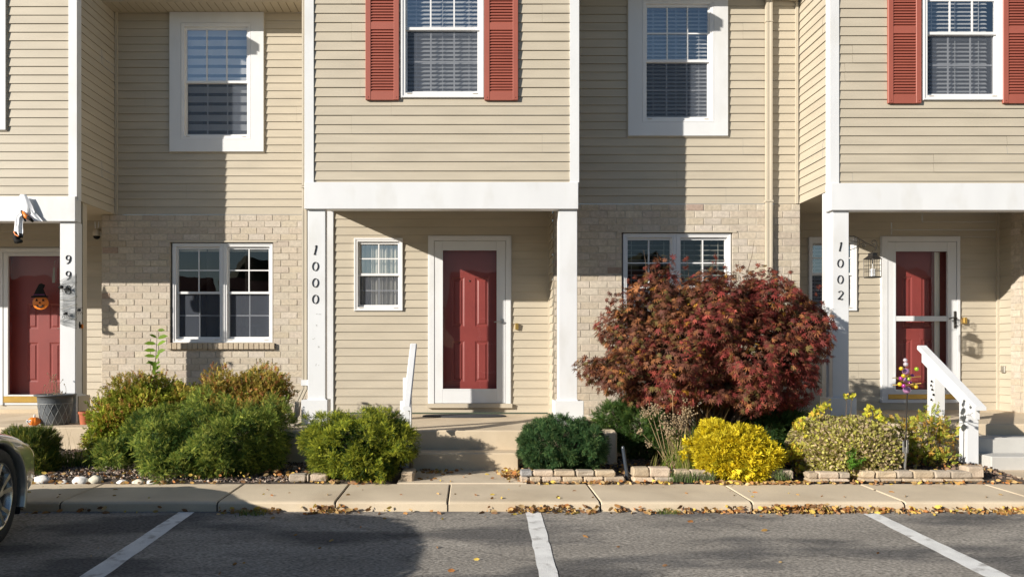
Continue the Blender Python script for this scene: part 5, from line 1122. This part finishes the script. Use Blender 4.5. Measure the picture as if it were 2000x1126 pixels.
# clipped variegated shrub
EU = T_leafy(6, .5, .24, 6); EL = [lobe(1645, 880, 92, 64, 7.35, .42)]
TE = shrub('clipped rounded shrub with dry tan top and yellow-green sides', EL, 15000, EU, (.018, .030), [(.48, .46, .10), (.62, .58, .20), (.54, .43, .27), (.30, .28, .07), (.42, .32, .19)], [3, 3, 3, 1.6, 2], up=.2, rnd=.9, inner=.07, lump=.025, lf=14, se=3.0, seed=12.2, fill=2600)
p = np.concatenate([np.array([tuple(at(x+R.gauss(0, s), y+R.gauss(0, s*.8), 7.25+R.uniform(-.1, .1))) for q in range(k)]) for x, y, s, k in ((1562, 835, 7, 50), (1556, 885, 9, 150), (1572, 915, 9, 120), (1660, 912, 12, 60), (1685, 925, 9, 60), (1600, 802, 5, 26), (1612, 796, 5, 24), (1590, 812, 5, 24), (1655, 776, 3, 12), (1664, 774, 3, 12), (1697, 798, 4, 18), (1706, 806, 5, 20), (1718, 816, 5, 26), (1725, 822, 4, 14), (1693, 812, 5, 20), (1562, 822, 4, 20))]); n = len(p)
cloud('yellow_shoots', *EU, p, rng.normal(0, .6, (n, 3))+np.array([0, -.2, .7]), rng.uniform(.024, .040, n), cols(n, [(.66, .60, .07), (.48, .52, .06), (.70, .48, .08)], [3, 2, 1.4]), M['leaf'], TE)
g = MB()
for x, y in ((1612, 790), (1600, 800), (1655, 770), (1664, 770), (1697, 795), (1706, 803), (1718, 812)): g.tube([at(x-3, y+45, 7.3), at(x, y, 7.25)], [.004, .002], 4)
obj('twigs', g, M['bark'], TE)
p = np.array([tuple(at(1668+R.gauss(0, 9), 900+R.gauss(0, 10), 6.93)) for q in range(30)]); cloud('weed_leaves', *T_leafy(6, .5, .16, 9), p, rng.normal(0, .7, (30, 3))+np.array([0, -.5, .4]), rng.uniform(.05, .07, 30), cols(30, [(.10, .22, .03)], [1]), M['leaf'], TE)
# grasses and dried flower heads
def blades(T, name, spots, cl, seed=1, wd=.004):
    R = random.Random(seed); g = MB()
    for (x, y, Y, n, h, sp_, lean) in spots:
        b0 = at(x, y, Y)
        for i in range(n):
            b = b0+Vector((R.gauss(0, sp_), R.gauss(0, sp_*.6), 0)); d = Vector((R.gauss(lean, .35), R.gauss(-.1, .3), 0)); H_ = h*R.uniform(.6, 1.15); c = R.choice(cl); s = R.uniform(.7, 1.25); c = tuple(v*s for v in c); w_ = wd*R.uniform(.6, 1.3)
            P_ = [b+d*H_*(t*t)*.75+Vector((0, 0, H_*(t-.25*t*t*abs(d.x)))) for t in (0, .35, .7, 1)]; u = Vector((w_, R.uniform(-.002, .002), 0))
            for q in range(3): g.face([P_[q]-u*(1-q*.3), P_[q]+u*(1-q*.3), P_[q+1]+u*(1-(q+1)*.3), P_[q+1]-u*(1-(q+1)*.3)], c)
    return obj(name, g, M['leaf'], T)
T = empty('grass_clump', tuple(at(150, 912, 7.6)), 'short green grass clump in front of the left porch slab', 'grass clump')
blades(T, 'blade', [(x, 915, 7.6+R.uniform(-.15, .15), 34, .19, .035, 0) for x in range(108, 200, 8)], [(.08, .14, .03), (.12, .17, .03), (.20, .19, .06)], 3)
blades(T, 'dry_seed_stalk', [(x, 905, 7.7, 4, .40, .04, 0) for x in (130, 150, 170, 182)], [(.40, .33, .20)], 4, .002)
T = empty('grass_clump', tuple(at(1372, 925, 7.3)), 'tall green and straw grass left of the yellow cypress', 'grass clump')
blades(T, 'blade', [(1352, 925, 7.2, 60, .40, .05, 0), (1368, 925, 7.3, 60, .46, .05, .1), (1335, 925, 7.2, 50, .36, .05, -.4), (1300, 925, 7.3, 26, .30, .05, .3), (1280, 925, 7.3, 16, .22, .06, .2)], [(.16, .24, .04), (.26, .30, .05), (.34, .30, .12)], 5)
blades(T, 'straw_stem', [(1385, 900, 7.5, 40, .5, .04, .0), (1350, 905, 7.5, 14, .62, .03, .0)], [(.34, .20, .08), (.40, .28, .13)], 6, .0025)
for i, (x, y, lb) in enumerate(((1352, 941, 'small green weed tuft at the sidewalk edge left of the yellow cypress'), (1382, 942, 'green weed tuft touching the yellow cypress foot'), (1525, 936, 'thin grass tuft in front of the stones right of the yellow cypress'), (1325, 940, 'faded grass tuft before the low stone row'))):
    T = empty('weed_tuft', tuple(at(x, y, 6.86)), lb, 'weed', 'weeds along the sidewalk'); blades(T, 'blade', [(x+k*7, y, 6.86, 26, .11, .025, .15*k) for k in (-1, 0, 1)], [(.09, .15, .05), (.14, .20, .06), (.20, .22, .12)], 10+i, .003)
for i, (x, y, Y_, lb) in enumerate(((490, 1008, 6.0, 'grass tuft growing in the shaded curb joint'), (1305, 1003, 6.04, 'grass tuft in the curb leaves right of the middle stall line'))):
    T = empty('weed_tuft', (fx(x, Y_), Y_, 0), lb, 'weed', 'weeds along the curb'); blades(T, 'blade', [(x+k*8, 684+1.283/Y_*1500, Y_, 16, .05, .03, .3*k) for k in (-2, -1, 0, 1, 2)], [(.12, .18, .05), (.22, .24, .08)], 20+i, .003)
T = empty('dried_sedum', tuple(at(1320, 925, 7.45)), 'dried tan flower heads on straw stalks under the maple', 'plant')
g = MB(); R = random.Random(21)
for (x, y, r) in ((1272, 802, 17), (1283, 796, 12), (1262, 806, 9), (1308, 828, 16), (1318, 815, 13), (1304, 840, 14), (1312, 850, 12), (1325, 830, 12), (1298, 825, 10), (1346, 800, 14), (1338, 808, 12), (1348, 790, 9), (1331, 820, 9), (1295, 812, 9), (1251, 842, 7), (1268, 866, 7), (1313, 764, 8), (1335, 778, 9)):
    h = MB(); Y_ = 7.4+R.uniform(-.06, .06); c = at(x, y, Y_); rr = r/F*Y_
    for k in range(int(4+r*3)):
        q = c+Vector((R.gauss(0, rr*.5), R.gauss(0, rr*.4), R.gauss(0, rr*.42))); s = R.uniform(.75, 1.2); h.ball(q, R.uniform(.005, .009), 5, 4, col=(.38*s, .29*s, .18*s))
    obj('flower_head', h, M['leafdry'], T)
    g.tube([at(1318+R.uniform(-14, 14), 925, 7.45), at((x+1318)/2+R.uniform(-4, 4), 880, 7.43), c], [.004, .003, .002], 5)
    for k in range(5): g.tube([c-Vector((0, 0, rr)), c+Vector((R.uniform(-rr, rr), R.uniform(-rr, rr)*.5, R.uniform(-.3, .5)*rr))], .0015, 4)
M['straw'] = mat('straw', (.38, .27, .15), .8, .2, 9); obj('stalk', g, M['straw'], T)

# ------------------------------------------------------------------ parked car, nose to the curb
def car():
    NX, NY, cx = -4.06, 6.09, -4.055
    z0 = lambda y: lot(y)
    T = empty('parked_car', (cx, 3.7, lot(3.7)), 'grey-beige metallic car parked nose to the curb at the left edge', 'car')
    M['carpaint'] = mat('metallic_beige_paint', (.34, .325, .29), .28, .03, 30, metal=.6, coat=1, spec=.6)
    M['cardark'] = mat('car_black_plastic', (.012, .012, .013), .6, .1, 10); M['tyre'] = mat('tyre_rubber', (.022, .022, .023), .75, .15, 40, bump=.1)
    M['rim'] = mat('machined_rim', (.50, .49, .46), .25, .05, 20, metal=1); M['carglass'] = glassmat('car_glass', .12, (.12, .13, .13)); M['lens'] = glassmat('headlight_lens', .18, (.8, .8, .82))
    # s, half width, bottom, mid, shoulder z, top z, greenhouse?
    S = [(0.0, .38, .30, .40, .46, .50), (.03, .58, .24, .42, .50, .55), (.12, .73, .20, .44, .54, .60), (.28, .83, .19, .46, .585, .655), (.5, .878, .19, .48, .65, .735), (.75, .885, .19, .50, .69, .78), (.95, .895, .19, .51, .72, .81), (1.28, .90, .19, .54, .80, .89), (1.45, .90, .19, .55, .86, 1.00),
         (1.85, .90, .19, .56, .89, 1.22), (2.25, .90, .19, .57, .90, 1.38), (2.8, .90, .19, .58, .91, 1.42), (3.3, .90, .20, .59, .92, 1.385), (3.75, .89, .21, .60, .94, 1.22), (4.1, .87, .22, .61, .95, 1.06), (4.38, .84, .25, .61, .92, 1.02), (4.5, .78, .30, .60, .86, .94), (4.54, .66, .36, .58, .76, .82)]
    rows = []
    for s, w_, b, m_, sh, tp in S:
        gh = tp-sh > .11
        prof = [(.86, b), (.965, b+.06), (1.0, (b+m_)/2+.04), (.995, m_+.06), (.965, sh-.03), (.925, sh), (.78 if gh else .84, tp-.07 if gh else (sh+tp)/2+.012), (.60, tp-.012), (.3, tp), (0, tp+.006)]
        rows.append([(a*w_, z) for a, z in prof])
    vs = []; n = len(rows[0]); full = 2*n-1
    for (s, *_), r in zip(S, rows):
        y = NY-s
        line = [(cx+a, y, z+z0(y)) for a, z in r]+[(cx-a, y, z+z0(y)) for a, z in r[-2::-1]]
        vs += line
    B = MB(); G = MB()
    for i in range(len(S)-1):
        for k in range(full-1):
            kk = k if k < n-1 else full-2-k
            f = (i*full+k, i*full+k+1, (i+1)*full+k+1, (i+1)*full+k); s = S[i][0]
            win_side = kk == 5 and 1.45 <= s < 4.1; win_front = (kk >= 6 and 1.28 <= s < 2.25) or (kk >= 6 and 3.3 <= s < 4.1)
            B.v = vs
            B.f.append(f); B.c.append((1, 1, 1))
            if (win_side or win_front):
                p = [Vector(vs[q]) for q in f]; c = sum(p, Vector())/4; nrm = (p[1]-p[0]).cross(p[3]-p[0]).normalized()
                if nrm.dot(c-Vector((cx, c.y, .9))) < 0: nrm = -nrm
                G.face([q.lerp(c, .06)+nrm*.012 for q in p])
    B.f += [tuple(range(full)), tuple(range((len(S)-1)*full, len(S)*full))]; B.c += [(1, 1, 1)]*2
    B.f += [(i*full, (i+1)*full, (i+1)*full+full-1, i*full+full-1) for i in range(len(S)-1)]; B.c += [(1, 1, 1)]*(len(S)-1)
    body = obj('body', B, M['carpaint'], T, smooth=True)
    import bmesh
    bm = bmesh.new(); bm.from_mesh(body.data); bmesh.ops.recalc_face_normals(bm, faces=bm.faces); bm.to_mesh(body.data); bm.free()
    ss = body.modifiers.new('s', 'SUBSURF'); ss.levels = ss.render_levels = 2
    wy = (NY-.92, NY-3.62); cuts = []
    for y in wy:
        g = MB(); zc = lot(y)+.33; n_ = 40; R_ = .365
        v = [(cx+sx*1.2, y+R_*math.cos(2*math.pi*k/n_), zc+R_*math.sin(2*math.pi*k/n_)) for sx in (-1, 1) for k in range(n_)]
        g.mesh(v, [tuple(range(n_)), tuple(range(2*n_-1, n_-1, -1))]+[(k, (k+1) % n_, n_+(k+1) % n_, n_+k) for k in range(n_)])
        c = obj('cut', g, M['cardark']); bm = bmesh.new(); bm.from_mesh(c.data); bmesh.ops.recalc_face_normals(bm, faces=bm.faces); bm.to_mesh(c.data); bm.free()
        b = body.modifiers.new('b', 'BOOLEAN'); b.operation = 'DIFFERENCE'; b.object = c; b.solver = 'EXACT'; cuts.append(c)
    bpy.context.view_layer.update(); dg = bpy.context.evaluated_depsgraph_get(); me = bpy.data.meshes.new_from_object(body.evaluated_get(dg)); body.modifiers.clear(); body.data = me
    for c in cuts: bpy.data.objects.remove(c)
    obj('car_window', G, M['carglass'], T)
    for y in wy:
        zc = lot(y)+.33
        for sx in (1, -1):
            g = MB(); n_ = 30; pr = [(.352, -.06), (.352, .0), (.366, .012), (.395, .004), (.405, -.03)]; xs = cx+sx*.893
            vv = []
            for k in range(n_+1):
                a = math.radians(-22+224*k/n_); yy_ = y+0
                taper = .0
                for r, h_ in pr:
                    py = y+r*math.cos(a); s_ = NY-py; wl = np.interp(s_, [q[0] for q in S], [q[1] for q in S]); tz = .33+r*math.sin(a)
                    vv.append((cx+sx*(wl-.004+h_-(.02 if tz > .62 else 0)), py, zc+r*math.sin(a)))
            m_ = len(pr); g.mesh(vv, [(k*m_+j, k*m_+j+1, (k+1)*m_+j+1, (k+1)*m_+j) for k in range(n_) for j in range(m_-1)]); obj('wheel_arch', g, M['carpaint'], T, smooth=True)
            g = MB(); vv = []
            for k in range(n_+1):
                a = math.radians(-30+240*k/n_)
                for xx in (.86, .45): vv.append((cx+sx*xx, y+.362*math.cos(a), zc+.362*math.sin(a)))
            g.mesh(vv, [(k*2, k*2+1, k*2+3, k*2+2) for k in range(n_)]); obj('arch_liner', g, M['cardark'], T)
            xo = cx+sx*.885; xi = cx+sx*.665; D_ = sx
            W = empty('wheel', (xo, y, zc), None, None); W.parent = T; W.location = Vector((xo, y, zc))-Vector(T.location); W.rotation_euler.z = math.radians(6) if y > 4 else 0
            g = MB(); g.lathe([(.20, -.21*D_), (.30, -.215*D_), (.325, -.19*D_), (.33, -.11*D_), (.327, -.03*D_), (.31, -.005*D_), (.27, .004*D_), (.235, -.002*D_), (.225, -.012*D_)], (xo, y, zc), 48, 'x'); obj('tyre', g, M['tyre'], W, smooth=True)
            g = MB(); g.lathe([(.228, -.004*D_), (.222, -.006*D_), (.214, -.02*D_), (.205, -.10*D_), (.205, -.2*D_)], (xo, y, zc), 48, 'x'); obj('rim', g, M['rim'], W, smooth=True)
            g = MB(); g.lathe([(0, -.10*D_), (.205, -.10*D_)], (xo, y, zc), 32, 'x'); g.lathe([(0.0, .0), (.028, .0), (.034, -.02*D_), (.04, -.05*D_)], (xo-.012*D_, y, zc), 20, 'x'); obj('hub', g, M['cardark'], W)
            g = MB()
            for k in range(5):
                for tw in (-.24, .24):
                    a0 = 2*math.pi*k/5+.2+tw*.35; a1 = 2*math.pi*k/5+.2+tw+.12; pa = []
                    for r, a, ww, xx in ((.03, a0, .014, -.012), (.12, a0*.5+a1*.5, .013, -.020), (.219, a1, .017, -.006)):
                        c_, s_ = math.cos(a), math.sin(a); pa.append((Vector((xo+xx*D_, y+r*c_+ww*s_, zc+r*s_-ww*c_)), Vector((xo+xx*D_, y+r*c_-ww*s_, zc+r*s_+ww*c_)), Vector((xo+(xx-.03)*D_, y+r*c_-ww*s_*1.4, zc+r*s_+ww*c_*1.4)), Vector((xo+(xx-.03)*D_, y+r*c_+ww*s_*1.4, zc+r*s_-ww*c_*1.4))))
                    for A, B_ in zip(pa[:-1], pa[1:]): g.mesh(list(A)+list(B_), [(0, 1, 5, 4), (1, 2, 6, 5), (3, 0, 4, 7)])
            obj('spoke', g, M['rim'], W)
    for sx in (1, -1):
        g = MB(); c = Vector((cx+sx*.60, NY-.14, .545+lot(5.8))); g.ball(c, 1, 16, 10, (.10, .10, .035)); H_ = obj('headlight', g, M['chrome'], T, smooth=True)
        g = MB(); g.ball(c, 1, 16, 10, (.105, .105, .039)); obj('lens', g, M['lens'], H_, smooth=True)
        g = MB(); g.ball((cx+sx*1.0, NY-1.72, 1.0+lot(4.2)), 1, 14, 9, (.10, .05, .075)); g.tube([(cx+sx*.86, NY-1.75, .93+lot(4.2)), (cx+sx*.97, NY-1.73, .97+lot(4.2))], .02, 8); obj('wing_mirror', g, M['carpaint'], T, smooth=True)
    g = MB(); g.bbox(cx-.48, cx+.48, NY-.03, NY+.012, .26+lot(6), .40+lot(6), .02); obj('grille', g, M['cardark'], T)
    a = math.radians(5); P_ = Vector((cx+.885, wy[0], 0)); d = Vector(T.location)-P_; T.location = P_+Matrix.Rotation(a, 3, 'Z') @ d; T.rotation_euler.z = a
car()
